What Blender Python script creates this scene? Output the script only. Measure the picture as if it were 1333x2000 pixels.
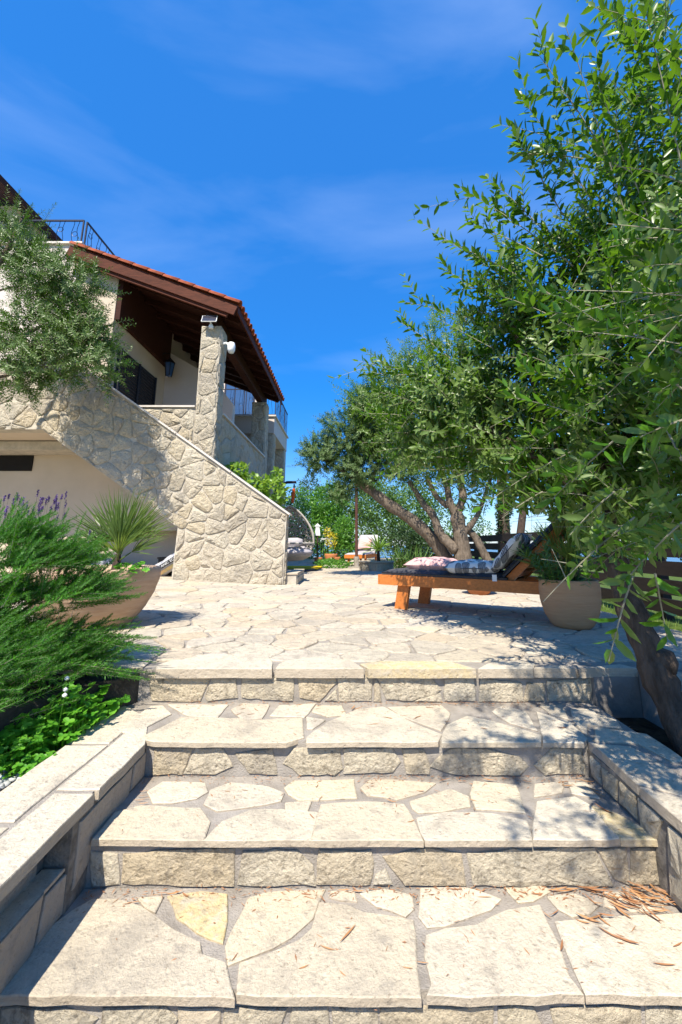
import bpy, math, random
import numpy as np
from mathutils import Vector, Matrix
for o in list(bpy.data.objects): bpy.data.objects.remove(o)
S = bpy.context.scene; C = S.collection
R = math.radians
# ------------------------------------------------------------------ camera, sky, sun, exposure
EYE = .657; PIT = R(11.5); FOC = 820.; PX, PY = 682., 896.
cam = bpy.data.cameras.new('camera'); co = bpy.data.objects.new('camera', cam); C.objects.link(co)
co.location = (0, 0, EYE); co.rotation_euler = (R(90)+PIT, 0, 0)
cam.sensor_fit = 'VERTICAL'; cam.sensor_height = 36; cam.lens = FOC/2000*36
cam.shift_y = -(1000-PY)/2000; cam.shift_x = -(PX-666.5)/2000
cam.clip_start = .02; cam.clip_end = 5000; S.camera = co
SUN_EL, SUN_AZ = R(53), R(17)            # sun behind the camera, a little to the left
sdir = Vector((-math.sin(SUN_AZ)*math.cos(SUN_EL), -math.cos(SUN_AZ)*math.cos(SUN_EL), math.sin(SUN_EL)))
sl = bpy.data.lights.new('sun', 'SUN'); sl.energy = 5.0; sl.angle = R(.53); sl.color = (1, .935, .81)
so = bpy.data.objects.new('sun', sl); C.objects.link(so); so.rotation_euler = sdir.to_track_quat('Z', 'Y').to_euler()
S.view_settings.view_transform = 'Standard'; S.view_settings.look = 'None'
S.view_settings.exposure = .86; S.view_settings.gamma = 1; S.view_settings.use_curve_mapping = False
wd = bpy.data.worlds.new('World'); S.world = wd; wd.use_nodes = True
nt = wd.node_tree; N = nt.nodes; L = nt.links; N.clear()
sky = N.new('ShaderNodeTexSky'); sky.sky_type = 'NISHITA'; sky.sun_disc = False
sky.sun_elevation = SUN_EL; sky.sun_rotation = R(180)+SUN_AZ; sky.altitude = 50; sky.air_density = 1.0; sky.dust_density = .35; sky.ozone_density = 3.0
hs = N.new('ShaderNodeHueSaturation'); hs.inputs['Saturation'].default_value = 1.5; hs.inputs['Value'].default_value = .95; hs.inputs['Hue'].default_value = .505
tc = N.new('ShaderNodeTexCoord'); mp = N.new('ShaderNodeMapping'); mp.inputs['Scale'].default_value = (1.0, 2.6, 5.0); mp.inputs['Rotation'].default_value = (R(20), R(-38), R(15))
nz = N.new('ShaderNodeTexNoise'); nz.inputs['Scale'].default_value = 1.25; nz.inputs['Detail'].default_value = 6; nz.inputs['Roughness'].default_value = .5; nz.inputs['Distortion'].default_value = .5
rp = N.new('ShaderNodeValToRGB'); rp.color_ramp.elements[0].position = .45; rp.color_ramp.elements[1].position = .95
rp.color_ramp.elements[1].color = (.13, .13, .13, 1)
mx = N.new('ShaderNodeMix'); mx.data_type = 'RGBA'; mx.inputs['B'].default_value = (6.5, 7.4, 8.6, 1)
az = N.new('ShaderNodeMix'); az.data_type = 'RGBA'; az.inputs['Factor'].default_value = .5; az.inputs['B'].default_value = (.26, 1.2, 3.7, 1)      # deep southern blue
bg = N.new('ShaderNodeBackground'); bg.inputs['Strength'].default_value = .15; wo_ = N.new('ShaderNodeOutputWorld')
L.new(tc.outputs['Generated'], mp.inputs[0]); L.new(mp.outputs[0], nz.inputs['Vector']); L.new(nz.outputs['Fac'], rp.inputs[0])
L.new(sky.outputs[0], hs.inputs['Color']); L.new(hs.outputs[0], az.inputs['A']); L.new(az.outputs['Result'], mx.inputs['A']); L.new(rp.outputs[0], mx.inputs['Factor'])
L.new(mx.outputs['Result'], bg.inputs['Color']); L.new(bg.outputs[0], wo_.inputs[0])
S.render.engine = 'CYCLES'

# ------------------------------------------------------------------ survey: a mark in the photograph onto a real plane
_c, _s = math.cos(PIT), math.sin(PIT)
def ray(x, y):
    a = (x-PX)/FOC; b = (PY-y)/FOC
    return a, _c-b*_s, _s+b*_c
def onZ(x, y, Z=0.):
    r = ray(x, y); t = (Z-EYE)/r[2]; return Vector((r[0]*t, r[1]*t, Z))
def onY(x, y, Yv):
    r = ray(x, y); t = Yv/r[1]; return Vector((r[0]*t, Yv, EYE+r[2]*t))
def toPX(p):
    y, z = p[1], p[2]-EYE; d = y*_c+z*_s
    if d < .05: return None
    return PX+FOC*p[0]/d, PY-FOC*(-y*_s+z*_c)/d, d

# ------------------------------------------------------------------ object helpers
WO = {}
def tag(o, label=None, cat=None, group=None, kind=None):
    if label: o['label'] = label
    if cat: o['category'] = cat
    if group: o['group'] = group
    if kind: o['kind'] = kind
    return o
def thing(name, loc, label, cat, group=None):
    o = bpy.data.objects.new(name, None); C.objects.link(o); o.location = loc; WO[o.name] = Vector(loc)
    o.empty_display_size = .1
    return tag(o, label, cat, group)
class MB:
    def __init__(s): s.v = []; s.f = []; s.n = 0
    def add(s, vs, fs):
        s.v.extend([tuple(p) for p in vs]); s.f.extend([tuple(i+s.n for i in f) for f in fs]); s.n += len(vs); return s
    def box(s, x0, x1, y0, y1, z0, z1):
        v = [(x, y, z) for z in (z0, z1) for y in (y0, y1) for x in (x0, x1)]
        return s.add(v, [(0,2,3,1), (4,5,7,6), (0,1,5,4), (1,3,7,5), (3,2,6,7), (2,0,4,6)])
    def obox(s, c, ax, ay, az, hx, hy, hz):          # oriented box
        c, ax, ay, az = map(Vector, (c, ax, ay, az)); v = [c+ax*i*hx+ay*j*hy+az*k*hz for k in (-1, 1) for j in (-1, 1) for i in (-1, 1)]
        return s.add(v, [(0,2,3,1), (4,5,7,6), (0,1,5,4), (1,3,7,5), (3,2,6,7), (2,0,4,6)])
    def prism(s, poly, vec):                          # poly of 3d points swept by vec
        n = len(poly); vec = Vector(vec); a = [Vector(p) for p in poly]; b = [p+vec for p in a]
        f = [tuple(range(n-1, -1, -1)), tuple(range(n, 2*n))]+[(i, (i+1) % n, n+(i+1) % n, n+i) for i in range(n)]
        return s.add(a+b, f)
    def tube(s, path, rad, k=8, cap=True, closed=False):
        P = [Vector(p) for p in path]; m = len(P)
        if not hasattr(rad, '__len__'): rad = [rad]*m
        vs = []; fs = []; up = None
        for i in range(m):
            if closed: t = P[(i+1) % m]-P[i-1]
            else: t = P[min(i+1, m-1)]-P[max(i-1, 0)]
            if t.length < 1e-9: t = Vector((0, 0, 1))
            t.normalize()
            if up is None: up = t.orthogonal().normalized()
            up = (up-t*up.dot(t))
            up = up.normalized() if up.length > 1e-6 else t.orthogonal().normalized()
            w = t.cross(up)
            for j in range(k):
                a = 2*math.pi*j/k; vs.append(P[i]+(up*math.cos(a)+w*math.sin(a))*rad[i])
        for i in range(m if closed else m-1):
            for j in range(k):
                a = i*k+j; b = i*k+(j+1) % k; c = ((i+1) % m)*k+(j+1) % k; d = ((i+1) % m)*k+j; fs.append((a, b, c, d))
        if cap and not closed: fs += [tuple(range(k-1, -1, -1)), tuple((m-1)*k+j for j in range(k))]
        return s.add(vs, fs)
    def lathe(s, prof, c, k=28, sx=1, sy=1):
        m = len(prof); vs = [(c[0]+r*math.cos(2*math.pi*j/k)*sx, c[1]+r*math.sin(2*math.pi*j/k)*sy, c[2]+z) for r, z in prof for j in range(k)]
        fs = [(i*k+j, i*k+(j+1) % k, (i+1)*k+(j+1) % k, (i+1)*k+j) for i in range(m-1) for j in range(k)]
        fs += [tuple(range(k-1, -1, -1)), tuple((m-1)*k+j for j in range(k))]
        return s.add(vs, fs)
def link(name, me, parent, origin):
    o = bpy.data.objects.new(name, me); C.objects.link(o); origin = Vector(origin)
    if parent: o.parent = parent; o.location = origin-WO[parent.name]
    else: o.location = origin
    WO[o.name] = origin
    return o
def obj(name, mb, mat, parent=None, smooth=False, kind=None, label=None, cat=None, group=None):
    if isinstance(mb, tuple): v, f = mb; v = np.asarray(v, dtype=float)
    else: v = np.array(mb.v, dtype=float); f = mb.f
    lo, hi = v.min(0), v.max(0); org = np.array([(lo[0]+hi[0])/2, (lo[1]+hi[1])/2, lo[2]])
    me = bpy.data.meshes.new(name)
    if isinstance(f, np.ndarray):
        v = v-org; me.vertices.add(len(v)); me.vertices.foreach_set('co', v.astype(np.float32).ravel())
        n, k = f.shape; me.loops.add(n*k); me.loops.foreach_set('vertex_index', f.astype(np.int32).ravel())
        me.polygons.add(n); me.polygons.foreach_set('loop_start', np.arange(0, n*k, k, dtype=np.int32)); me.update(calc_edges=True)
    else: me.from_pydata((v-org).tolist(), [], f)
    if smooth: me.polygons.foreach_set('use_smooth', [True]*len(me.polygons))
    me.materials.append(mat)
    return tag(link(name, me, parent, org), label, cat, group, kind)
def struct(name, mb, mat, **k): return obj(name, mb, mat, None, kind='structure', **k)
def copy_tree(o, parent=None):
    c = o.copy(); C.objects.link(c); c.parent = parent; WO[c.name] = WO[o.name].copy()
    for ch in list(o.children): copy_tree(ch, c)
    return c

# ------------------------------------------------------------------ materials
def ramp(nd, links, fac, stops):
    r = nd.new('ShaderNodeValToRGB'); e = r.color_ramp.elements
    while len(e) < len(stops): e.new(.5)
    for i, (p, c) in enumerate(stops): e[i].position = p; e[i].color = (*c, 1)
    links.new(fac, r.inputs[0]); return r.outputs[0]
def base(name):
    m = bpy.data.materials.new(name); m.use_nodes = True; nd = m.node_tree.nodes; lk = m.node_tree.links; nd.clear()
    out = nd.new('ShaderNodeOutputMaterial'); b = nd.new('ShaderNodeBsdfPrincipled'); lk.new(b.outputs[0], out.inputs[0])
    return m, nd, lk, b, out
def rnd(nd, lk):                                   # one random number per loose piece
    oi = nd.new('ShaderNodeObjectInfo'); g = nd.new('ShaderNodeNewGeometry'); a = nd.new('ShaderNodeMath'); a.operation = 'ADD'
    lk.new(oi.outputs['Random'], a.inputs[0]); lk.new(g.outputs['Random Per Island'], a.inputs[1])
    f = nd.new('ShaderNodeMath'); f.operation = 'FRACT'; lk.new(a.outputs[0], f.inputs[0]); return f.outputs[0]
def noise(nd, lk, scale, detail=5, rough=.6, vec=None, dist=0, sc=None):
    n = nd.new('ShaderNodeTexNoise'); n.inputs['Scale'].default_value = scale; n.inputs['Detail'].default_value = detail
    n.inputs['Roughness'].default_value = rough; n.inputs['Distortion'].default_value = dist
    g = nd.new('ShaderNodeNewGeometry'); v = g.outputs['Position'] if vec is None else vec
    if sc: mm = nd.new('ShaderNodeMapping'); mm.inputs['Scale'].default_value = sc; lk.new(v, mm.inputs[0]); v = mm.outputs[0]
    lk.new(v, n.inputs['Vector']); return n.outputs['Fac']
def mixc(nd, lk, fac, a, b, mode='MIX'):
    m = nd.new('ShaderNodeMix'); m.data_type = 'RGBA'; m.blend_type = mode
    for s, v in (('A', a), ('B', b)):
        if isinstance(v, tuple): m.inputs[s].default_value = (*v, 1)
        else: lk.new(v, m.inputs[s])
    if isinstance(fac, (int, float)): m.inputs['Factor'].default_value = fac
    else: lk.new(fac, m.inputs['Factor'])
    return m.outputs['Result']
def mrange(nd, lk, v, a, b, c=0., d=1.):
    m = nd.new('ShaderNodeMapRange'); m.inputs[1].default_value = a; m.inputs[2].default_value = b; m.inputs[3].default_value = c; m.inputs[4].default_value = d
    lk.new(v, m.inputs[0]); return m.outputs[0]
def bump(nd, lk, b, hs_, dist=.004, strength=1.):
    h = hs_[0]
    for x in hs_[1:]:
        a = nd.new('ShaderNodeMath'); a.operation = 'ADD'; lk.new(h, a.inputs[0]); lk.new(x, a.inputs[1]); h = a.outputs[0]
    bp = nd.new('ShaderNodeBump'); bp.inputs['Distance'].default_value = dist; bp.inputs['Strength'].default_value = strength
    lk.new(h, bp.inputs['Height']); lk.new(bp.outputs[0], b.inputs['Normal'])
def stone_mat(name, stops, stain=(.20, .18, .155), stain_amt=.5, sc=1., bd=.006, fine=90, pit=.5, spot_lo=.55, warm=.25, edge=0., grey=.65):
    m, nd, lk, b, _ = base(name)
    col = ramp(nd, lk, rnd(nd, lk), stops)
    big = noise(nd, lk, 5*sc, 6, .65, dist=.4)
    col = mixc(nd, lk, mrange(nd, lk, big, .35, .75, 0, .55), col, (.50, .40, .25), 'MULTIPLY') if False else mixc(nd, lk, mrange(nd, lk, big, .48, .76, 0, warm), col, (.47, .395, .29))
    mid = noise(nd, lk, 22*sc, 8, .72)
    col = mixc(nd, lk, mrange(nd, lk, mid, spot_lo, spot_lo+.16, 0, stain_amt), col, stain)
    lich = noise(nd, lk, 3.1*sc, 9, .74, dist=.6); col = mixc(nd, lk, mrange(nd, lk, lich, .50, .64, 0, grey), col, (.33, .29, .235))
    fi = noise(nd, lk, fine*sc, 4, .7)
    sk = noise(nd, lk, 55*sc, 6, .8); col = mixc(nd, lk, mrange(nd, lk, sk, .57, .66, 0, .75), col, (.20, .16, .115))
    col = mixc(nd, lk, mrange(nd, lk, fi, .3, .7, .30, 0), col, (.22, .19, .15))
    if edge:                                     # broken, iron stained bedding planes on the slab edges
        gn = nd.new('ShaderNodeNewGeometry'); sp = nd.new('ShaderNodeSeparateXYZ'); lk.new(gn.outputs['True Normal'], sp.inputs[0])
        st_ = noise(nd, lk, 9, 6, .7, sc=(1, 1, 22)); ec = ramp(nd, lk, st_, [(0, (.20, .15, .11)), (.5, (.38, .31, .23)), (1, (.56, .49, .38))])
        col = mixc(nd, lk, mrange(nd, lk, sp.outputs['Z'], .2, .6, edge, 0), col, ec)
    vo = nd.new('ShaderNodeTexVoronoi'); vo.inputs['Scale'].default_value = 34*sc; g = nd.new('ShaderNodeNewGeometry'); lk.new(g.outputs['Position'], vo.inputs['Vector'])
    pits = mrange(nd, lk, vo.outputs['Distance'], .05, .3, -pit, 0)
    lk.new(col, b.inputs['Base Color']); b.inputs['Roughness'].default_value = .88; b.inputs['Specular IOR Level'].default_value = .25
    h1 = mrange(nd, lk, mid, 0, 1, 0, 2.4); h2 = mrange(nd, lk, fi, 0, 1, 0, .6)
    bump(nd, lk, b, [h1, h2, pits, mrange(nd, lk, big, 0, 1, 0, 2)], bd)
    return m
def simple(name, col, rough=.7, var=.15, ns=12, metal=0, bd=.0015, col2=None, sc=None, spec=.3, bs=40):
    m, nd, lk, b, _ = base(name)
    n = noise(nd, lk, ns, 6, .62, sc=sc); c2 = col2 or tuple(c*(1-var*2.2) for c in col)
    c = mixc(nd, lk, mrange(nd, lk, n, .35, .7), col, c2)
    lk.new(c, b.inputs['Base Color']); b.inputs['Roughness'].default_value = rough; b.inputs['Metallic'].default_value = metal; b.inputs['Specular IOR Level'].default_value = spec
    bump(nd, lk, b, [noise(nd, lk, bs, 5, .6, sc=sc)], bd)
    return m
def leaf_mat(name, top, top2, under, rough=.42, trans=.28, tcol=None, spec=.5):
    m, nd, lk, b, out = base(name)
    r = rnd(nd, lk); g = nd.new('ShaderNodeNewGeometry')
    c = mixc(nd, lk, r, top, top2); c = mixc(nd, lk, g.outputs['Backfacing'], c, under)
    lk.new(c, b.inputs['Base Color']); b.inputs['Roughness'].default_value = rough; b.inputs['Specular IOR Level'].default_value = spec
    t = nd.new('ShaderNodeBsdfTranslucent'); t.inputs['Color'].default_value = (*(tcol or tuple(min(1, x*1.9) for x in top2)), 1)
    ms = nd.new('ShaderNodeMixShader'); ms.inputs[0].default_value = trans
    lk.new(b.outputs[0], ms.inputs[1]); lk.new(t.outputs[0], ms.inputs[2]); lk.new(ms.outputs[0], out.inputs[0])
    return m
CREAM = [(0, (.61, .52, .385)), (.3, (.65, .575, .45)), (.55, (.58, .50, .38)), (.78, (.62, .525, .375)), (.9, (.64, .575, .465)), (1, (.60, .50, .35))]
M = {}
M['slab'] = stone_mat('limestone_slab', CREAM, stain=(.33, .29, .24), stain_amt=.75, bd=.0045, spot_lo=.53, fine=130, pit=.5, edge=.75)
M['paving'] = stone_mat('terrace_paving', [(0, (.56, .48, .36)), (.3, (.61, .54, .42)), (.5, (.48, .42, .335)), (.7, (.57, .46, .32)), (.88, (.60, .53, .43)), (1, (.59, .46, .30))], stain=(.2, .18, .16), stain_amt=.5, sc=.8, bd=.008, spot_lo=.50)
M['yellow'] = stone_mat('yellow_stone', [(0, (.66, .50, .22)), (1, (.62, .52, .32))], stain=(.6, .53, .40), stain_amt=.9, bd=.005, spot_lo=.45, edge=.5)
M['riser'] = stone_mat('rough_riser_stone', [(0, (.62, .53, .38)), (.4, (.66, .58, .44)), (.7, (.60, .49, .33)), (1, (.67, .60, .47))], stain=(.15, .12, .085), stain_amt=.85, sc=1.1, bd=.012, pit=.5, spot_lo=.52)
M['shade_stone'] = stone_mat('weathered_shaded_kerb', [(0, (.36, .30, .23)), (1, (.42, .36, .29))], stain=(.12, .1, .085), stain_amt=.6, bd=.005)  # base tone darkened for the shade on the inward faces; stains are weathering
M['wall'] = stone_mat('rock_faced_stone', [(0, (.65, .56, .42)), (.35, (.61, .53, .40)), (.6, (.68, .60, .46)), (.85, (.62, .52, .36)), (1, (.66, .55, .38))], stain=(.27, .215, .15), stain_amt=.5, sc=.6, bd=.032, fine=60, pit=.3)
M['mortar'] = simple('grey_mortar', (.37, .33, .285), .95, .2, 9, bd=.006, spec=.2, bs=170, col2=(.24, .21, .175))
M['walljoint'] = simple('pale_wall_mortar', (.53, .47, .38), .95, .16, 7, bd=.004, spec=.2, bs=90)
M['dirtymortar'] = simple('dirty_mortar', (.27, .24, .20), .95, .3, 22, bd=.006, spec=.2, bs=120)
M['plaster_beige'] = simple('beige_plaster', (.56, .46, .35), .9, .05, 1.6, col2=(.50, .41, .31), bd=.002, spec=.2, bs=120)
M['plaster_white'] = simple('white_plaster', (.60, .52, .46), .9, .03, 3, bd=.002, spec=.2, bs=120)
M['plaster_grey'] = simple('grey_plaster', (.25, .225, .20), .9, .2, 6, bd=.004, spec=.2, bs=60)
M['marble'] = simple('marble_coping', (.62, .56, .49), .6, .08, 8, bd=.001)
M['wood'] = simple('brown_stained_wood', (.105, .030, .015), .65, .22, 6, bd=.003, spec=.12, sc=(1, 6, 6), bs=20)
M['darkwood'] = simple('dark_roof_wood', (.06, .022, .014), .7, .2, 6, bd=.003, spec=.12, sc=(1, 6, 6), bs=20)
M['tile'] = simple('clay_roof_tile', (.38, .095, .04), .8, .25, 9, bd=.003, bs=50, spec=.25)
M['iron'] = simple('blue_black_iron', (.022, .026, .045), .45, .1, 20, metal=.3)
M['shutter'] = simple('dark_shutter', (.022, .022, .028), .5, .1, 20)
M['black'] = simple('black_plastic', (.012, .012, .013), .45, .1, 20)
M['void'] = simple('dark_opening', (.012, .01, .009), .9, .1, 10)
M['glass'] = simple('window_glass', (.04, .09, .2), .06, .05, 3, bd=.0002, spec=.8)
M['white'] = simple('white_paint', (.75, .75, .74), .45, .03, 10)
M['panel'] = simple('solar_cell', (.012, .014, .03), .15, .1, 60, spec=.8)
M['soil'] = simple('dry_soil', (.085, .06, .04), .98, .35, 14, bd=.02, bs=40, spec=.1)
M['darksoil'] = simple('dark_plastered_wall', (.085, .075, .062), .95, .3, 7, bd=.012, bs=30, spec=.1)
M['pebble'] = simple('white_pebble', (.50, .50, .48), .7, .2, 18, bd=.003)
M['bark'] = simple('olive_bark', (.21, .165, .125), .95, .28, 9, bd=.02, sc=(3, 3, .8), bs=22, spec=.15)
M['nearbark'] = simple('shaded_olive_bark', (.12, .092, .072), .95, .3, 9, bd=.02, sc=(3, 3, .8), bs=22, spec=.1)  # bark colour darkened to stand in for shade under the dense crown
M['twig'] = simple('olive_twig', (.30, .28, .20), .8, .15, 20)
M['darkbark'] = simple('dark_bark', (.10, .07, .055), .95, .25, 9, bd=.02, sc=(3, 3, .8), bs=22, spec=.15)
M['fence'] = simple('dark_fence_board', (.035, .025, .021), .7, .2, 8, sc=(6, 1, 6))
M['grass'] = simple('sunlit_lawn', (.10, .145, .03), .9, .25, 25, bd=.03, bs=60, spec=.2, col2=(.06, .11, .02))
M['grassblade'] = leaf_mat('grass_blade', (.12, .2, .03), (.2, .25, .05), (.12, .19, .04))
M['earth'] = simple('dry_ground', (.16, .17, .09), .95, .15, 1.5, bd=.03, bs=6, spec=.1, col2=(.16, .18, .09))
M['path'] = simple('lower_path', (.40, .36, .30), .95, .15, 5, bd=.01, bs=40, spec=.1)
M['sea'] = simple('sea_water', (.05, .12, .2), .25, .1, .05, bd=.05, bs=.8)
M['teak'] = simple('orange_teak', (.56, .18, .04), .42, .14, 7, bd=.002, sc=(2, 8, 8), bs=18)
M['charcoal'] = simple('charcoal_cushion_fabric', (.075, .075, .082), .95, .1, 60, bd=.002, bs=250, spec=.15)
M['greyfab'] = simple('grey_cushion_fabric', (.42, .39, .41), .95, .06, 30, bd=.002, bs=220, spec=.15)
M['pink'] = simple('pink_cushion_fabric', (.60, .36, .335), .95, .06, 30, bd=.001, bs=200, spec=.15)
M['rattan'] = simple('pale_grey_rattan', (.40, .37, .33), .7, .1, 40)
M['yellowmat'] = simple('yellow_woven_mat', (.72, .48, .02), .95, .08, 30, bd=.002, bs=120, spec=.1)
M['redwood'] = simple('red_brown_pole', (.11, .05, .035), .5, .15, 14)
M['orange'] = simple('orange_fabric', (.62, .11, .025), .8, .1, 20)
M['terracotta'] = simple('terracotta', (.50, .19, .075), .85, .12, 9, bd=.002, bs=60, spec=.2)
M['pot'] = simple('ribbed_clay_pot', (.50, .355, .24), .85, .13, 6, bd=.006, sc=(1, 1, 9), bs=9, spec=.2, col2=(.42, .27, .17))
M['potwarm'] = simple('warm_clay_pot', (.56, .32, .17), .85, .13, 6, bd=.006, sc=(1, 1, 9), bs=9, spec=.2, col2=(.50, .27, .14))
M['purple'] = simple('lavender_flower', (.13, .075, .24), .9, .2, 60)
M['yellowflower'] = simple('yellow_flower', (.55, .46, .03), .8, .1, 60)
M['whiteflower'] = simple('white_flower', (.75, .75, .68), .8, .05, 60)
M['silver'] = simple('silver_bag_plastic', (.50, .50, .53), .3, .15, 8, bd=.008, bs=14)
M['bagprint'] = simple('brown_bag_print', (.35, .20, .09), .4, .4, 14, col2=(.12, .15, .06))
M['olive'] = leaf_mat('olive_leaf', (.018, .075, .008), (.075, .185, .014), (.115, .175, .045), .36, .22, (.26, .52, .02), .34)
M['olive_far'] = leaf_mat('olive_leaf_grey_green', (.022, .085, .008), (.08, .18, .014), (.11, .17, .045), .42, .16, (.16, .34, .03), .35)
M['rosemary'] = leaf_mat('rosemary_needle', (.02, .11, .008), (.10, .28, .015), (.05, .16, .02), .5, .24, (.18, .5, .02), .3)
M['palm'] = leaf_mat('palm_blade', (.05, .12, .02), (.16, .22, .04), (.10, .16, .04), .42, .25, (.3, .42, .05))
M['palmlight'] = leaf_mat('light_palm_blade', (.12, .20, .025), (.26, .32, .05), (.2, .26, .06), .42, .3, (.4, .5, .05))
M['weed'] = leaf_mat('weed_leaf', (.05, .21, .012), (.13, .34, .02), (.08, .2, .04), .5, .3)
M['bush_bright'] = leaf_mat('bright_bush_leaf', (.05, .17, .012), (.14, .30, .03), (.08, .2, .03), .45, .3)
M['bush_mid'] = leaf_mat('hedge_leaf', (.04, .12, .015), (.13, .22, .035), (.07, .15, .04), .5, .25)
M['bush_dark'] = leaf_mat('dark_shrub_leaf', (.02, .06, .014), (.06, .11, .03), (.04, .08, .03), .5, .2)
M['lemon'] = leaf_mat('lemon_leaf', (.14, .28, .02), (.26, .38, .04), (.16, .28, .05), .4, .3)
M['dry'] = leaf_mat('dry_fallen_leaf', (.30, .12, .035), (.48, .26, .09), (.40, .2, .08), .6, .1, (.5, .25, .08))
def pattern_mat():
    m, nd, lk, b, _ = base('leaf_printed_fabric')
    tcn = nd.new('ShaderNodeTexCoord'); v = nd.new('ShaderNodeTexVoronoi'); v.inputs['Scale'].default_value = 13; v.inputs['Randomness'].default_value = .6
    mpn = nd.new('ShaderNodeMapping'); mpn.inputs['Scale'].default_value = (1, 1, .3)
    lk.new(tcn.outputs['Object'], mpn.inputs[0]); lk.new(mpn.outputs[0], v.inputs['Vector'])
    w = nd.new('ShaderNodeTexWave'); w.inputs['Scale'].default_value = 30; w.inputs['Distortion'].default_value = 3; lk.new(mpn.outputs[0], w.inputs['Vector'])
    k = mrange(nd, lk, v.outputs['Distance'], .47, .50, 1, 0); k2 = mrange(nd, lk, w.outputs['Fac'], .1, .3, .35, 1)
    mu = nd.new('ShaderNodeMath'); mu.operation = 'MULTIPLY'; lk.new(k, mu.inputs[0]); lk.new(k2, mu.inputs[1])
    c = mixc(nd, lk, mu.outputs[0], (.70, .67, .62), (.085, .085, .095)); lk.new(c, b.inputs['Base Color']); b.inputs['Roughness'].default_value = .95
    return m
M['print'] = pattern_mat()

# ------------------------------------------------------------------ stone pieces
rng = random.Random(7); nprng = np.random.default_rng(11)
def clip(poly, px, py, nx, ny):                      # keep the side where (p-P).n <= 0
    out = []; n = len(poly)
    for i in range(n):
        a = poly[i]; b = poly[(i+1) % n]; da = (a[0]-px)*nx+(a[1]-py)*ny; db = (b[0]-px)*nx+(b[1]-py)*ny
        if da <= 0: out.append(a)
        if (da < 0 < db) or (db < 0 < da): t = da/(da-db); out.append((a[0]+(b[0]-a[0])*t, a[1]+(b[1]-a[1])*t))
    return out
def area(p): return .5*sum(p[i-1][0]*p[i][1]-p[i][0]*p[i-1][1] for i in range(len(p)))
def cells(poly, seeds):                              # convex poly cut into cells
    P = np.array(seeds); out = []
    for i, s in enumerate(P):
        c = list(poly); d = np.hypot(*(P-s).T); order = np.argsort(d)[1:26]
        for j in order:
            q = P[j]; mx_, my_ = (s+q)/2; n = q-s; c = clip(c, mx_, my_, n[0], n[1])
            if len(c) < 3: break
        if len(c) >= 3: out.append(c)
    return out
def seeds_in(x0, x1, y0, y1, du, dv, jit=.42, r=rng):
    out = []; j = 0; y = y0+dv/2
    while y < y1+dv/2:
        x = x0+du/2-(j % 2)*du/2
        while x < x1+du/2:
            out.append((x+r.uniform(-jit, jit)*du, y+r.uniform(-jit, jit)*dv)); x += du
        y += dv; j += 1
    return out
def inset(poly, g):                                  # convex inset by g
    if area(poly) < 0: poly = poly[::-1]
    c = list(poly)
    for i in range(len(poly)):
        a = poly[i]; b = poly[(i+1) % len(poly)]; dx, dy = b[0]-a[0], b[1]-a[1]; l = math.hypot(dx, dy)
        if l < 1e-6: continue
        nx, ny = dy/l, -dx/l; c = clip(c, a[0]-nx*g, a[1]-ny*g, nx, ny)
        if len(c) < 3: return []
    return c
def grow(poly, g):                                   # push a traced outline outwards by g
    if area(poly) < 0: poly = poly[::-1]
    n = len(poly); o = []
    for i in range(n):
        a, b, c = poly[i-1], poly[i], poly[(i+1) % n]; e1 = Vector((b[0]-a[0], b[1]-a[1])); e2 = Vector((c[0]-b[0], c[1]-b[1]))
        if e1.length < 1e-6 or e2.length < 1e-6: o.append(b); continue
        e1.normalize(); e2.normalize(); nv_ = Vector((e1.y+e2.y, -e1.x-e2.x)); nv_ = nv_.normalized() if nv_.length > .1 else Vector((0, 0)); o.append((b[0]+nv_.x*g, b[1]+nv_.y*g))
    return o
def rough(poly, seg, amp, r=rng, chaikin=True):
    p = [q for i, q in enumerate(poly) if math.hypot(q[0]-poly[i-1][0], q[1]-poly[i-1][1]) > seg*.12]
    if len(p) < 3: return None
    if chaikin:
        o = []
        for i in range(len(p)):
            a, b = p[i], p[(i+1) % len(p)]; o += [(a[0]*.84+b[0]*.16, a[1]*.84+b[1]*.16), (a[0]*.16+b[0]*.84, a[1]*.16+b[1]*.84)]
        p = o
    o = []
    for i in range(len(p)):
        a, b = p[i], p[(i+1) % len(p)]; l = math.hypot(b[0]-a[0], b[1]-a[1]); n = max(1, int(round(l/seg)))
        for k in range(n):
            t = k/n; o.append((a[0]+(b[0]-a[0])*t+r.uniform(-amp, amp), a[1]+(b[1]-a[1])*t+r.uniform(-amp, amp)))
    if area(o) < 0: o = o[::-1]
    return o
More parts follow.
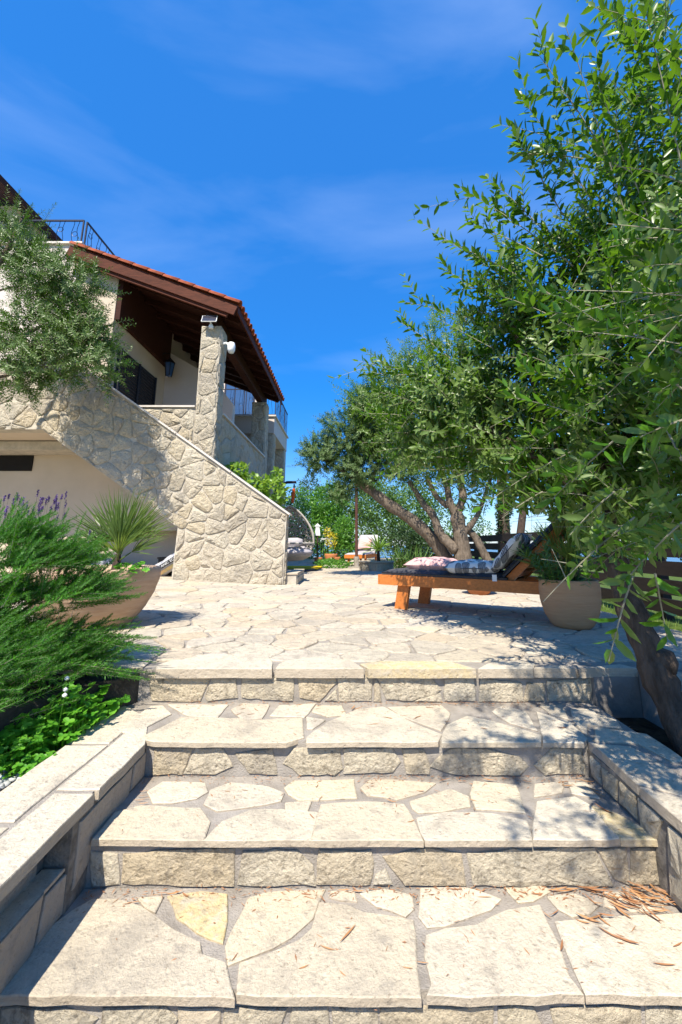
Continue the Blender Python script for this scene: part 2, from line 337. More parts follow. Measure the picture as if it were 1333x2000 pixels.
def stone_geo(poly, P, th, ch, face=0., r=rng):
    """poly in the plane, P(u,v,h) to the world; slab from h=-.01 to th with an arris ch; face>0 makes a rock face"""
    n = len(poly); cx = sum(p[0] for p in poly)/n; cy = sum(p[1] for p in poly)/n
    rr = sum(math.hypot(p[0]-cx, p[1]-cy) for p in poly)/n; k = max(.3, 1-ch/rr)
    vs = [P(u, v, -.01) for u, v in poly]+[P(u, v, th-ch*.8+r.uniform(-.1, .1)*ch) for u, v in poly]
    vs += [P(cx+(u-cx)*k, cy+(v-cy)*k, th+r.uniform(-.15, .15)*ch) for u, v in poly]
    fs = [(i, (i+1) % n, n+(i+1) % n, n+i) for i in range(n)]+[(n+i, n+(i+1) % n, 2*n+(i+1) % n, 2*n+i) for i in range(n)]
    if face > 0:
        k2 = r.uniform(.45, .62); ox, oy = r.uniform(-.1, .1)*rr, r.uniform(-.1, .1)*rr; ax, ay = r.uniform(-.5, .5), r.uniform(-.5, .5)
        b0 = len(vs)
        for u, v in poly:
            du, dv = (u-cx)*k2, (v-cy)*k2
            vs.append(P(cx+ox+du, cy+oy+dv, th+face*(r.uniform(.1, 1.)+(du*ax+dv*ay)/rr)))
        vs.append(P(cx+ox, cy+oy, th+face*r.uniform(.4, .9)))
        for i in range(n):
            j = (i+1) % n; fs.append((2*n+i, 2*n+j, b0+j, b0+i)); fs.append((b0+i, b0+j, b0+n))
    else: fs.append(tuple(range(2*n, 3*n)))
    return vs, fs
def stone(name, poly, P, th, ch, mat, parent, face=0., r=rng, label=None):
    mb = MB(); mb.add(*stone_geo(poly, P, th, ch, face, r)); o = obj(name, mb, mat, parent); 
    if label: o['label'] = label
    return o

# ================================================================== GROUND
Z3, Z2, Z1, Z0 = -.16, -.294, -.435, -.60      # walkway, second tread, lowest tread, path
XL, XR = -.86, 1.01                            # inner faces of the two low walls
def clamp(t): return max(0., min(1., t))
def tz(x, y): return .118*clamp((-x-1.0)/2.3)*clamp((y-4.2)/2.6)
def grid(x0, x1, y0, y1, nx, ny, zf):
    vs = [(x0+(x1-x0)*i/nx, y0+(y1-y0)*j/ny, 0) for j in range(ny+1) for i in range(nx+1)]
    vs = [(x, y, zf(x, y)) for x, y, _ in vs]
    return vs, np.array([(j*(nx+1)+i, j*(nx+1)+i+1, (j+1)*(nx+1)+i+1, (j+1)*(nx+1)+i) for j in range(ny) for i in range(nx)])
def land(x, y):
    d = max(0, x-3.3, y-24, -x-14); return -.66-.02*d-.00035*d*d if d < 150 else -.66-3-7.9-(d-150)*.12
def ring_grid():
    xs = [-1500, -500, -150, -60, -30, -14, -9, -3, 2.3, 3.3, 6, 10, 20, 40, 80, 150, 500, 1500]
    ys = [-800, -200, -50, -10, -2, 1, 2, 10, 20, 24, 30, 45, 80, 150, 400, 1500]
    vs = [(x, y, max(land(x, y), -14.)) for y in ys for x in xs]; nx = len(xs)
    return vs, np.array([(j*nx+i, j*nx+i+1, (j+1)*nx+i+1, (j+1)*nx+i) for j in range(len(ys)-1) for i in range(nx-1)])
struct('ground', ring_grid(), M['earth'])
struct('sea', grid(-3000, 3000, -500, 4000, 1, 1, lambda x, y: -13.), M['sea'])
struct('path', MB().box(-1.9, 2.2, -3.5, 1.31, -.9, Z0), M['path'])
# lawn strip beyond the terrace, running under and past the fence
lawn = struct('lawn', grid(2.5, 9., 1.0, 30., 12, 60, lambda x, y: -.05-.02*max(0, x-3.2)+.012*math.sin(x*5+y*3)), M['grass'])
mbv, mbf = [], []
r_ = random.Random(3)
for i in range(9000):
    x = 2.56+abs(r_.gauss(0, .5)); y = r_.uniform(2.6, 12); z = -.05-.02*max(0, x-3.2); a = r_.uniform(0, 6.28); h = r_.uniform(.02, .05); w = .004
    k = len(mbv); mbv += [(x-w*math.cos(a), y-w*math.sin(a), z), (x+w*math.cos(a), y+w*math.sin(a), z), (x+r_.uniform(-.02, .02), y+r_.uniform(-.02, .02), z+h)]; mbf.append((k, k+1, k+2))
o = obj('grass', (mbv, np.array(mbf)), M['grassblade'], None, kind='stuff'); tag(o, 'short bright green grass beyond the terrace edge under the fence', 'grass')

# ------------------------------------------------------------------ terrace
tv, tf = grid(-10, 2.53, 2.435, 21.5, 40, 60, lambda x, y: tz(x, y))
tm = MB(); tm.add(tv, [tuple(q) for q in tf.tolist()])
tm.add([(-10, 2.435, 0), (2.53, 2.435, 0), (2.53, 2.435, -.75), (-10, 2.435, -.75)], [(0, 3, 2, 1)])
tm.add([(2.53, 2.435, 0), (2.53, 21.5, 0), (2.53, 21.5, -.75), (2.53, 2.435, -.75)], [(0, 3, 2, 1)])
terrace = struct('terrace', tm, M['mortar'])
PT = lambda u, v, h: (u, v, tz(u, v)+h+.001)
front = {'a': [(306,1302),(340,1290),(377,1281),(450,1280),(524,1281),(532,1296),(530,1310),(300,1312)],
 'b': [(537,1311),(547,1298),(561,1292),(610,1287),(640,1287),(685,1292),(712,1312)],
 'c': [(722,1312),(703,1299),(745,1294),(820,1294),(888,1296),(932,1312)],
 'd': [(938,1312),(955,1297),(1022,1292),(1045,1300),(1047,1313)],
 'e': [(1052,1314),(1075,1304),(1105,1302),(1139,1316)],
 'f': [(1146,1317),(1160,1305),(1215,1300),(1245,1308),(1258,1317)]}
for k, pl in front.items():
    q = [onZ(x, y, .004) for x, y in pl]; q = [(p.x, max(2.405, p.y) if y < 1309 else 2.405+rng.uniform(-.006, .004)) for p, (x, y) in zip(q, pl)]
    stone('paving_stone', rough(q, .09, .004, chaikin=False), lambda u, v, h: (u, v, h-.026 if h < 0 else h-.012), .024, .004, M['yellow' if k == 'c' else 'slab'], terrace)
# stones left and right of the traced edge
for x0, x1 in ((-1.62, -1.1),):
    stone('paving_stone', rough([(x0, 2.41), (x1, 2.41), (x1-.02, 2.6), (x0+.05, 2.66)], .09, .006), lambda u, v, h: (u, v, h-.012), .024, .004, M['slab'], terrace)
pr = random.Random(21); big = []; M['ochre_p'] = stone_mat('ochre_paving', [(0, (.60, .49, .33)), (1, (.61, .53, .38))], stain_amt=.4, sc=.7)
sd = [(x, y) for x, y in seeds_in(-9, 2.5, 2.55, 4.6, .34, .20, .46, pr)]+[(x, y) for x, y in seeds_in(-9.5, 2.5, 4.7, 21, .44, .32, .46, pr)]
dom = [(-9.6, 2.6), (2.52, 2.52), (2.52, 21.2), (-9.6, 21.2)]
dom = [(-9.6, 2.56), (2.52, 2.56), (2.52, 21.2), (-9.6, 21.2)]
for c in cells(dom, sd):
    g = pr.uniform(.004, .013); q = inset(c, g)
    if len(q) < 3 or abs(area(q)) < .006: continue
    cx = sum(p[0] for p in q)/len(q); cy = sum(p[1] for p in q)/len(q)
    d = toPX((cx, cy, 0))
    vis = d and -60 < d[0] < 1400 and not (cx < -1.1 and cy > 7.0) and not (cx < -2.7 and cy > 6.8) and not cx < -6
    big.append((-(d[2] if vis else 99), cx, cy, q))
big.sort(key=lambda t: -t[0]); rest = MB()
for i, (d, cx, cy, q) in enumerate(big):
    seg = .09 if cy < 6 else .2
    q = rough(q, seg, .006 if cy < 6 else .012, pr)
    if not q: continue
    t = pr.uniform(.005, .012)
    if i < 290: stone('paving_stone', q, PT, t, .006, M['ochre_p'] if pr.random() < .05 else M['paving'], terrace, r=pr)
    else: rest.add(*stone_geo(q, PT, t, .007, 0, pr))
obj('far_paving_stone', rest, M['paving'], terrace, kind='stuff')

# ------------------------------------------------------------------ steps
st = MB()
st.box(-1.16, 1.28, 1.995, 2.434, -.9, Z3-.004); st.box(XL-.03, XR+.03, 1.62, 1.99, -.9, Z2-.004); st.box(XL-.03, XR+.03, 1.30, 1.615, -.9, Z1-.004)
steps = struct('steps', st, M['mortar'])
T1 = [[(0,1929),(94,1816),(142,1779),(180,1758),(225,1760),(277,1773),(304,1794),(337,1816),(362,1830),(390,1844),(394,1869),(442,1884),(459,1945),(230,1946),(-8,1946)],
 [(268,1756),(318,1752),(303,1780),(285,1772)], ('y', [(330,1752),(397,1742),(444,1749),(441,1800),(437,1842),(412,1832),(386,1820),(349,1790)]),
 [(486,1756),(527,1743),(634,1740),(610,1794),(569,1827),(531,1848),(475,1871),(445,1883),(443,1850),(452,1820),(479,1779)],
 [(625,1764),(677,1771),(711,1784),(782,1792),(807,1798),(811,1876),(822,1945),(640,1946),(462,1946),(469,1884),(542,1859),(584,1842),(610,1816)],
 [(647,1741),(692,1743),(696,1760),(644,1752)], [(704,1747),(749,1738),(805,1749),(807,1775),(792,1788),(737,1767)],
 [(824,1736),(908,1734),(975,1756),(957,1777),(870,1805),(837,1812),(822,1790)],
 [(835,1828),(870,1816),(934,1809),(994,1779),(1054,1771),(1069,1801),(1092,1850),(1110,1906),(1136,1944),(960,1945),(836,1945),(848,1925),(830,1865)],
 [(987,1737),(1058,1734),(1077,1741),(1043,1760),(1013,1760)], [(1073,1752),(1125,1748),(1170,1764),(1152,1784),(1118,1788),(1092,1775)],
 [(1180,1745),(1260,1742),(1295,1760),(1290,1776),(1230,1778),(1180,1768)], [(1088,1801),(1170,1797),(1283,1788),(1350,1786),(1440,1800),(1560,1944),(1148,1944),(1105,1850)]]
T2 = [[(178,1645),(225,1588),(274,1576),(390,1580),(409,1606),(394,1646)], [(289,1546),(319,1528),(401,1529),(405,1546),(383,1558),(338,1567),(300,1569)],
 [(399,1571),(413,1543),(450,1531),(525,1537),(555,1550),(547,1565),(488,1576),(424,1584)], [(399,1646),(435,1606),(488,1584),(551,1582),(619,1589),(606,1647)],
 ('o', [(557,1539),(572,1527),(692,1524),(698,1559),(584,1563),(565,1550)]), [(559,1569),(608,1567),(599,1584),(559,1582)],
 [(627,1572),(707,1567),(790,1572),(809,1606),(827,1647),(610,1648),(621,1599)], [(707,1539),(722,1526),(760,1524),(850,1531),(827,1546),(775,1561),(719,1552)],
 [(801,1567),(835,1557),(880,1542),(916,1557),(916,1574),(861,1584),(816,1587),(809,1578)], ('o', [(925,1527),(1007,1535),(1024,1586),(930,1580),(919,1552)]),
 [(816,1599),(869,1588),(963,1591),(1030,1604),(1043,1647),(835,1648),(824,1625)], [(1050,1566),(1125,1557),(1149,1572),(1209,1638),(1160,1646),(1049,1647),(1042,1620)],
 ('y', [(1155,1575),(1203,1590),(1284,1635),(1290,1645),(1220,1646)]), [(1047,1533),(1101,1527),(1098,1548),(1044,1556)], [(1110,1528),(1145,1528),(1170,1560),(1120,1550)]]
T3 = [[(276,1441),(355,1401),(512,1407),(591,1403),(594,1440),(560,1451),(300,1452)], [(329,1377),(445,1377),(426,1401),(370,1399)], [(452,1386),(475,1375),(527,1377),(512,1403),(475,1405)],
 [(546,1379),(617,1375),(595,1401),(527,1399)], [(619,1379),(666,1379),(677,1397),(640,1399),(612,1390)], [(599,1401),(636,1407),(610,1424),(600,1424)],
 [(600,1440),(640,1412),(700,1386),(749,1381),(812,1416),(861,1435),(857,1454),(600,1453)], [(760,1382),(861,1379),(880,1394),(861,1426),(824,1414),(782,1397)],
 ('o', [(866,1436),(876,1416),(912,1399),(965,1410),(1058,1437),(1062,1455),(864,1454)]), [(981,1379),(1026,1390),(1049,1427),(996,1412),(962,1390)],
 [(1049,1390),(1112,1412),(1146,1442),(1142,1455),(1068,1456),(1058,1420)], [(1056,1379),(1098,1377),(1109,1405),(1075,1394)], [(1116,1386),(1158,1386),(1172,1407),(1120,1399)],
 [(318,1379),(334,1395),(262,1432),(226,1428),(262,1404),(296,1380)]]
M['ochre'] = stone_mat('ochre_tinted_stone', [(0, (.64, .54, .37)), (1, (.62, .55, .43))], stain=(.35, .3, .24), stain_amt=.6, bd=.005, edge=.6)
for Zt, tr, yf in ((Z1, T1, 1.279), (Z2, T2, 1.597), (Z3, T3, 1.966)):
    for it in tr:
        k, pl = it if isinstance(it, tuple) else ('s', it)
        q = [onZ(x, y, Zt) for x, y in pl]; ymax = max(p[1] for p in pl)
        lim = {Z1: 1938, Z2: 1640, Z3: 1449}[Zt]
        q = [(p.x, yf+rng.uniform(-.004, .006) if y > lim else p.y) for p, (x, y) in zip(q, pl)]
        q = [(a, min(b, yf+.45)) if b > yf+.02 else (a, b) for a, b in grow(q, .0045)]; q = [(a, max(b, yf-.004)) for a, b in q]
        q = [(clamp((a-XL+.02)/(XR-XL+.04))*(XR-XL+.04)+XL-.02, b) if Zt != Z3 else (a, b) for a, b in q]
        PP = lambda u, v, h, Zt=Zt: (u, v, Zt-.018 if h < 0 else Zt-.014+h)
        stone('paving_stone', rough(q, .06, .0034, chaikin=False), PP, .017, .0035, M[{'s': 'slab', 'y': 'yellow', 'o': 'ochre'}[k]], steps)
R4 = [[(291,1315),(413,1317),(392,1371),(299,1369)], [(415,1326),(460,1326),(464,1362),(407,1369),(402,1360)], [(475,1319),(574,1322),(572,1371),(473,1362)],
 [(584,1322),(655,1322),(657,1334),(625,1369),(586,1362)], [(658,1345),(659,1369),(636,1367)], [(661,1324),(726,1322),(726,1371),(664,1371)], [(732,1326),(741,1334),(745,1369),(732,1371)],
 [(736,1319),(839,1322),(861,1347),(850,1354),(805,1367),(756,1365)], [(861,1354),(863,1373),(810,1372)], [(869,1326),(925,1322),(929,1371),(869,1373)],
 [(940,1326),(1019,1334),(1022,1371),(936,1375)], [(1030,1334),(1062,1336),(1062,1371),(1025,1373)], [(1069,1330),(1169,1326),(1150,1371),(1071,1375)]]
R3 = [[(304,1456),(375,1458),(356,1520),(300,1520)], [(384,1456),(435,1460),(454,1497),(420,1520),(360,1518)], [(461,1471),(532,1458),(542,1520),(487,1520)],
 [(576,1460),(625,1456),(664,1462),(668,1501),(655,1520),(587,1523),(554,1490)], [(672,1458),(764,1456),(782,1486),(767,1505),(674,1522)], [(787,1465),(827,1465),(839,1497),(839,1518),(794,1518)],
 [(841,1497),(880,1460),(947,1462),(1015,1479),(1030,1497),(1015,1514),(947,1520),(887,1518)], [(1044,1494),(1077,1461),(1137,1461),(1143,1518),(1065,1521)]]
R2 = [[(180,1662),(229,1670),(234,1733),(180,1737)], [(244,1670),(311,1662),(457,1656),(457,1726),(375,1738),(240,1724)], [(476,1663),(581,1659),(611,1692),(615,1730),(465,1735)],
 [(624,1659),(726,1663),(730,1685),(722,1730),(621,1733)], [(737,1707),(752,1700),(766,1728),(733,1730)], [(749,1674),(835,1655),(899,1666),(910,1728),(790,1728)],
 [(915,1668),(1000,1660),(1160,1656),(1190,1715),(1195,1730),(925,1732)], [(1170,1658),(1222,1658),(1225,1725),(1200,1715)], [(1232,1658),(1285,1658),(1287,1735),(1232,1733)]]
R1 = [[(-8,1968),(130,1968),(190,1990),(150,2045),(-30,2045)], [(205,1970),(320,1968),(345,1990),(320,2045),(200,2045)], ('o', [(352,1969),(430,1968),(433,2045),(352,2045)]),
 [(440,1969),(560,1966),(550,2000),(530,2045),(440,2045)], [(575,1967),(640,1967),(645,2045),(560,2045)], [(650,1967),(735,1966),(738,2045),(655,2045)], [(745,1966),(960,1964),(962,2045),(745,2045)],
 [(975,1966),(1040,1966),(1075,2045),(975,2045)], [(1075,1966),(1248,1966),(1250,2045),(1090,2045)], [(1262,1966),(1400,1966),(1400,2045),(1262,2045)]]
for yw, zt, zb, rs in ((2.434, -.028, Z3, R4), (1.995, Z3-.03, Z2, R3), (1.62, Z2-.03, Z1, R2), (1.30, Z1-.03, Z0, R1)):
    own = terrace if rs is R4 else steps
    for it in rs:
        k, pl = it if isinstance(it, tuple) else ('s', it)
        q = [onY(x, y, yw) for x, y in pl]
        q = [(min(max(p.x, XL-.3 if rs is R4 else XL), XR+.3 if rs is R4 else XR), min(max(p.z, zb+.003), zt)) for p in q]
        if abs(area(q)) < .0004: continue
        q = [(a, min(max(b, zb+.002), zt)) for a, b in grow(q, .004)]
        stone('riser_stone', rough(q, .04, .0035, chaikin=False), lambda u, v, h, yw=yw: (u, yw-max(h, -.004), v), .006, .0035, M['ochre' if k == 'o' else 'riser'], own, face=.005, r=rng)

# ------------------------------------------------------------------ low walls beside the steps
lw = thing('low_wall', (-1.0, 1.5, Z0), 'low kerb wall of smooth weathered slabs along the left side of the steps', 'low wall', 'low walls flanking the steps')
b = MB(); b.box(-1.13, XL, 1.51, 1.99, -.9, Z3-.035); b.box(-1.13, XL-.075, .2, 1.505, -.9, Z3-.035); b.box(XL-.073, XL-.012, .2, 1.508, -.9, Z2-.02)
core = obj('wall_core', b, M['dirtymortar'], lw); obj('coping_mortar', MB().box(-1.155, XL-.004, .26, 1.985, Z3-.0345, Z3-.003), M['mortar'], lw)
def quad(pts, P, th, mat, par, nm, seg=.08, amp=.003, face=0, ch=.004, r=rng):
    return stone(nm, rough(pts, seg, amp, r, chaikin=False), P, th, ch, mat, par, face, r)
PC = lambda u, v, h: (u, v, Z3-.034 if h < 0 else Z3-.024+h)
for (y0, y1) in ((2.16, 1.62), (1.60, 1.02), (1.00, .25)):        # inner coping row
    quad([(-.985, y0+(.12 if y0 > 2 else 0)), (-.99, y1), (XL+.012, y1), (XL+.012, min(y0, 1.955))], PC, .026, M['slab'], core, 'coping_slab')
for (y0, y1) in ((2.39, 1.96), (1.94, 1.45), (1.43, .9), (.88, .25)):        # outer coping row
    quad([(-1.17, y0), (-1.18, y1), (-1.005, y1), (-1.0, y0-(.14 if y0 > 2 else 0))], PC, .026, M['slab'], core, 'coping_slab')
PW = lambda u, v, h: (XL+max(h, -.003), u, v)
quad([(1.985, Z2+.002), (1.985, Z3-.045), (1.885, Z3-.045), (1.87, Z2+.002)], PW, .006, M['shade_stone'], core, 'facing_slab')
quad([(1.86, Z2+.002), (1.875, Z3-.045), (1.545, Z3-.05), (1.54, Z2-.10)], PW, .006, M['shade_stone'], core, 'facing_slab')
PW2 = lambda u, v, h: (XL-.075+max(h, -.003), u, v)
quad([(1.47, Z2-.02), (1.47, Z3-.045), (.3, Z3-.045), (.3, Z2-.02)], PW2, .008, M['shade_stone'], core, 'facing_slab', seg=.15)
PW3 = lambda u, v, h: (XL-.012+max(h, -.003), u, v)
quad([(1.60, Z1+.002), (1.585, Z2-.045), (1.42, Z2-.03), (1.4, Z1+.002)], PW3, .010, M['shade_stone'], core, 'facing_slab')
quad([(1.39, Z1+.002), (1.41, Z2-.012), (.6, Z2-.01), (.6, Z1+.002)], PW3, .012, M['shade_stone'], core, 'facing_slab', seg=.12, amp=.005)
quad([(XL-.07, 1.5), (XL-.07, .3), (XL-.004, .3), (XL-.004, 1.5)], lambda u, v, h: (u, v, Z2-.02+max(h, -.003)), .006, M['slab'], core, 'ledge_slab', seg=.15, amp=.002)

rw = thing('low_wall', (1.15, 1.5, Z0), 'low stone wall with grey slab coping beside the olive trunk, right of the steps', 'low wall', 'low walls flanking the steps')
b = MB(); b.box(XR, 1.27, .2, 1.99, -.9, Z3-.035); core = obj('wall_core', b, M['dirtymortar'], rw); obj('coping_mortar', MB().box(XR+.004, 1.27, .26, 1.985, Z3-.0345, Z3-.003), M['mortar'], rw)
cop = [[(1.02, 1.955), (1.005, 1.66), (1.14, 1.56), (1.20, 1.74), (1.16, 1.93)], [(1.04, 1.975), (1.20, 1.95), (1.235, 1.80), (1.30, 1.82), (1.31, 2.05), (1.12, 2.12)],
 [(1.03, 2.02), (1.10, 2.14), (1.24, 2.10), (1.27, 2.2), (1.18, 2.32), (1.06, 2.2)], [(1.0, 1.64), (1.0, 1.38), (1.13, 1.40), (1.14, 1.53)], [(1.16, 1.54), (1.21, 1.72), (1.30, 1.79), (1.30, 1.52)],
 [(1.0, 1.36), (1.0, .9), (1.3, .9), (1.3, 1.35), (1.13, 1.38)], [(1.15, 1.40), (1.16, 1.51), (1.3, 1.49), (1.3, 1.38)], [(1.0, .88), (1.0, .3), (1.3, .3), (1.3, .88)]]
for q in cop: quad(q, PC, .026, M['slab'], core, 'coping_slab', seg=.07, amp=.004)
PR = lambda u, v, h: (XR-max(h, -.003), u, v)
zt = Z3-.05
for (y0, y1, yb0, yb1, zb) in ((1.965, 1.895, 1.965, 1.90, Z2), (1.88, 1.785, 1.885, 1.80, Z2), (1.77, 1.68, 1.785, 1.69, Z2), (1.665, 1.55, 1.675, 1.61, Z2-.03), (1.53, 1.42, 1.56, 1.43, Z1), (1.40, 1.25, 1.41, 1.26, Z1), (1.235, 1.1, 1.24, 1.1, Z1), (1.08, .8, 1.08, .8, Z1)):
    stone('facing_stone', rough([(y0, zt), (y1, zt), (yb1, zb+.008), (yb0, zb+.008)], .04, .003, chaikin=False), PR, .008, .005, M['riser'], core, .01)

# ------------------------------------------------------------------ planting beds
b = MB(); pl = [(-1.12, 2.434), (-1.19, 2.3), (-1.38, 2.05), (-1.7, 1.62), (-2.3, 1.0), (-5, 1.0), (-5, 2.434)]
b.prism([(x, y, -.7) for x, y in pl], (0, 0, .68)); bw = obj('retaining_wall', b, M['darksoil']); tag(bw, 'dark plastered retaining wall holding up the rosemary bed', 'wall')
struct('planting_bed', MB().prism([(-1.185, .2, -.9), (-1.185, 2.43, -.9), (-1.9, 2.2, -.9), (-3, .2, -.9)], (0, 0, .665)), M['soil'])
b = MB(); b.box(1.53, 1.56, .6, 2.434, -.9, -.004); b.box(1.29, 1.525, 2.40, 2.433, -.9, -.03); b.box(1.565, 4, .6, 2.434, -.9, -.006)
rt = obj('retaining_wall', b, M['plaster_grey']); tag(rt, 'grey rendered retaining wall right of the steps behind the olive trunk', 'wall')
struct('planting_bed', MB().box(1.275, 1.529, .5, 2.4, -.9, -.225), M['soil'])
b = MB(); pr2 = random.Random(8)
for i in range(60):
    x = 1.58+pr2.random()*.9; y = 1.0+pr2.random()*1.4
tr_ = cells([(1.57, .7), (2.6, .7), (2.6, 2.4), (1.57, 2.4)], seeds_in(1.57, 2.6, .7, 2.4, .35, .3, .35, pr2))
for c in tr_:
    q = inset(c, .012); q = rough(q, .09, .006, pr2) if len(q) > 2 else None
    if q: stone('paving_stone', q, lambda u, v, h: (u, v, -.005+h), .01, .005, M['paving'], rt, r=pr2)
# white pebbles
def pebbles(n, fx, s0, s1, r):
    base_ = []; 
    phi = (1+5**.5)/2; ic = np.array([(-1,phi,0),(1,phi,0),(-1,-phi,0),(1,-phi,0),(0,-1,phi),(0,1,phi),(0,-1,-phi),(0,1,-phi),(phi,0,-1),(phi,0,1),(-phi,0,-1),(-phi,0,1)])/1.9
    fc = np.array([(0,11,5),(0,5,1),(0,1,7),(0,7,10),(0,10,11),(1,5,9),(5,11,4),(11,10,2),(10,7,6),(7,1,8),(3,9,4),(3,4,2),(3,2,6),(3,6,8),(3,8,9),(4,9,5),(2,4,11),(6,2,10),(8,6,7),(9,8,1)])
    V = []; F_ = []
    for i in range(n):
        s = r.uniform(s0, s1); a = r.uniform(0, 6.28); x, y, z = fx(r)
        q = ic*np.array([s, s*r.uniform(.6, .9), s*r.uniform(.4, .6)]); ca, sa = math.cos(a), math.sin(a)
        q = q@np.array([[ca, sa, 0], [-sa, ca, 0], [0, 0, 1]]); q = q@np.array(Matrix.Rotation(r.uniform(-.4, .4), 3, 'X')); V.append(q+(x, y, z)); F_.append(fc+12*i)
    return np.concatenate(V), np.concatenate(F_)
def pf(r):
    while True:
        x = r.uniform(-2.2, -1.19); y = r.uniform(.8, 2.2)
        if y < 1.0+(-x-1.2)*-0.2+1.1 and not (y > 2.05-1.35*(-x-1.38)): return x, y, -.233+r.uniform(0, .012)
pb = obj('pebbles', pebbles(2200, pf, .009, .019, random.Random(4)), M['pebble'], smooth=True, kind='stuff'); tag(pb, 'white pebbles filling the bed left of the steps', 'pebbles')
def pf2(r):
    a = r.uniform(0, 6.28); q = r.random()**.5; x = math.cos(a)*q; y = math.sin(a)*q
    return -4.7+x*1.0, 7.75+y*.5, .12+.42*(1-q)+r.uniform(0, .02)
pb = obj('pebbles', pebbles(1800, pf2, .03, .055, random.Random(5)), M['pebble'], smooth=True, kind='stuff'); tag(pb, 'heap of pale gravel under the outside staircase', 'gravel')

# ================================================================== HOUSE
house = thing('house', (-5, 9, 0), 'two storey stone and plaster house with outside staircase and red tiled porch roof', 'house')
HX = -2.55; FY = 7.75
stone_count = [0]; spare = {}
def rockwall(parent, dom, P, du, dv, hole=None, lim=None, mat='wall', face=.025, gap=(.003, .010), seed=1, seg=.1, indiv=True, lowpoly=False, th=.012):
    r = random.Random(seed); xs = [p[0] for p in dom]; ys = [p[1] for p in dom]
    bb = [(min(xs), min(ys)), (max(xs), min(ys)), (max(xs), max(ys)), (min(xs), max(ys))]; thin = .22
    if area(dom) < 0: dom = dom[::-1]
    joined = MB()
    for c in cells(bb, [s_ for s_ in seeds_in(min(xs), max(xs), min(ys), max(ys), du*.9, dv*.9, .52, r) if r.random() > .16]):
        for i in range(len(dom)):
            a, b_ = dom[i], dom[(i+1) % len(dom)]; dx, dy = b_[0]-a[0], b_[1]-a[1]; l = math.hypot(dx, dy)
            c = clip(c, a[0], a[1], dy/l, -dx/l)
            if len(c) < 3: break
        if len(c) < 3: continue
        if hole:
            best = None; bestA = 0; hh = hole if area(hole) > 0 else hole[::-1]; inter = c
            for i in range(len(hh)):
                a, b_ = hh[i], hh[(i+1) % len(hh)]; dx, dy = b_[0]-a[0], b_[1]-a[1]; l = math.hypot(dx, dy)
                inter = clip(inter, a[0], a[1], dy/l, -dx/l) if len(inter) > 2 else []
                k = clip(c, a[0], a[1], -dy/l, dx/l)
                if len(k) > 2 and abs(area(k)) > bestA: bestA = abs(area(k)); best = k
            if len(inter) > 2 and abs(area(inter)) > 1e-6: c = best
            if not c: continue
        q = inset(c, r.uniform(*gap))
        if len(q) < 3 or abs(area(q)) < .0035: continue
        q = rough(q, seg, .007, r, chaikin=not lowpoly)
        if not q: continue
        t = th+r.uniform(0, .01)
        if indiv and stone_count[0] < 298:
            stone_count[0] += 1; stone('stone', q, P, t, .012, M[mat], parent, face, r)
        else: joined.add(*stone_geo(q, P, t, .012, face, r))
    if joined.n: obj('stonework', joined, M[mat], parent, kind='stuff')
# --- staircase wall: outline in X,Z on the plane Y=7
SY = 7.0
cap = [(-1.02, 1.15), (-4.93, 3.86), (-9.5, 3.86)]
outl = [(-1.06, -.05), (-1.03, 1.15), (-4.93, 3.86), (-9.5, 3.86), (-9.5, 2.60), (-5.30, 2.60), (-2.82, .93), (-2.86, -.05)]
b = MB(); b.prism([(x, SY+.0, z) for x, z in outl], (0, .24, 0)); sw = obj('stair_wall', b, M['walljoint'], house)
hole = [(-12, -.3), (-2.85, -.3), (-2.81, .93), (-5.30, 2.60), (-12, 2.60)]
rockwall(sw, [(-1.065, 0.0), (-1.04, 1.13), (-4.93, 3.83), (-7.6, 3.83), (-7.6, 0.0)], lambda u, v, h: (u, SY-h, v), .33, .23, hole=hole, seed=5, seg=.085)
rockwall(sw, [(SY+.02, 0), (SY+.22, 0), (SY+.22, 1.12), (SY+.02, 1.12)], lambda u, v, h: (-1.045+.0+max(h, -.01), u, v), .19, .2, seed=6, face=.008, gap=(.005, .008))
def slope_box(mb, a, b_, y0, y1, t):                     # coping between two X,Z points
    d = Vector((b_[0]-a[0], b_[1]-a[1])).normalized(); n = Vector((-d.y, d.x)); n = n if n.y > 0 else -n
    mb.prism([(a[0], y0, a[1]+.003), (b_[0], y0, b_[1]+.003), (b_[0]+n.x*t, y0, b_[1]+n.y*t), (a[0]+n.x*t, y0, a[1]+n.y*t)], (0, y1-y0, 0))
for i in range(4):
    a = Vector(cap[0]).lerp(Vector(cap[1]), i/4+.002); c_ = Vector(cap[0]).lerp(Vector(cap[1]), (i+1)/4-.002)
    if i == 0: a = Vector((-.99, 1.125))
    b = MB(); slope_box(b, a, c_, SY-.035, SY+.27, .03); obj('coping_slab', b, M['marble'], sw)
for i in range(2):
    b = MB(); b.box(-4.95-2.2*(i+1)+.005, -4.95-2.2*i, SY-.035, SY+.27, 3.863, 3.893); obj('coping_slab', b, M['marble'], sw)
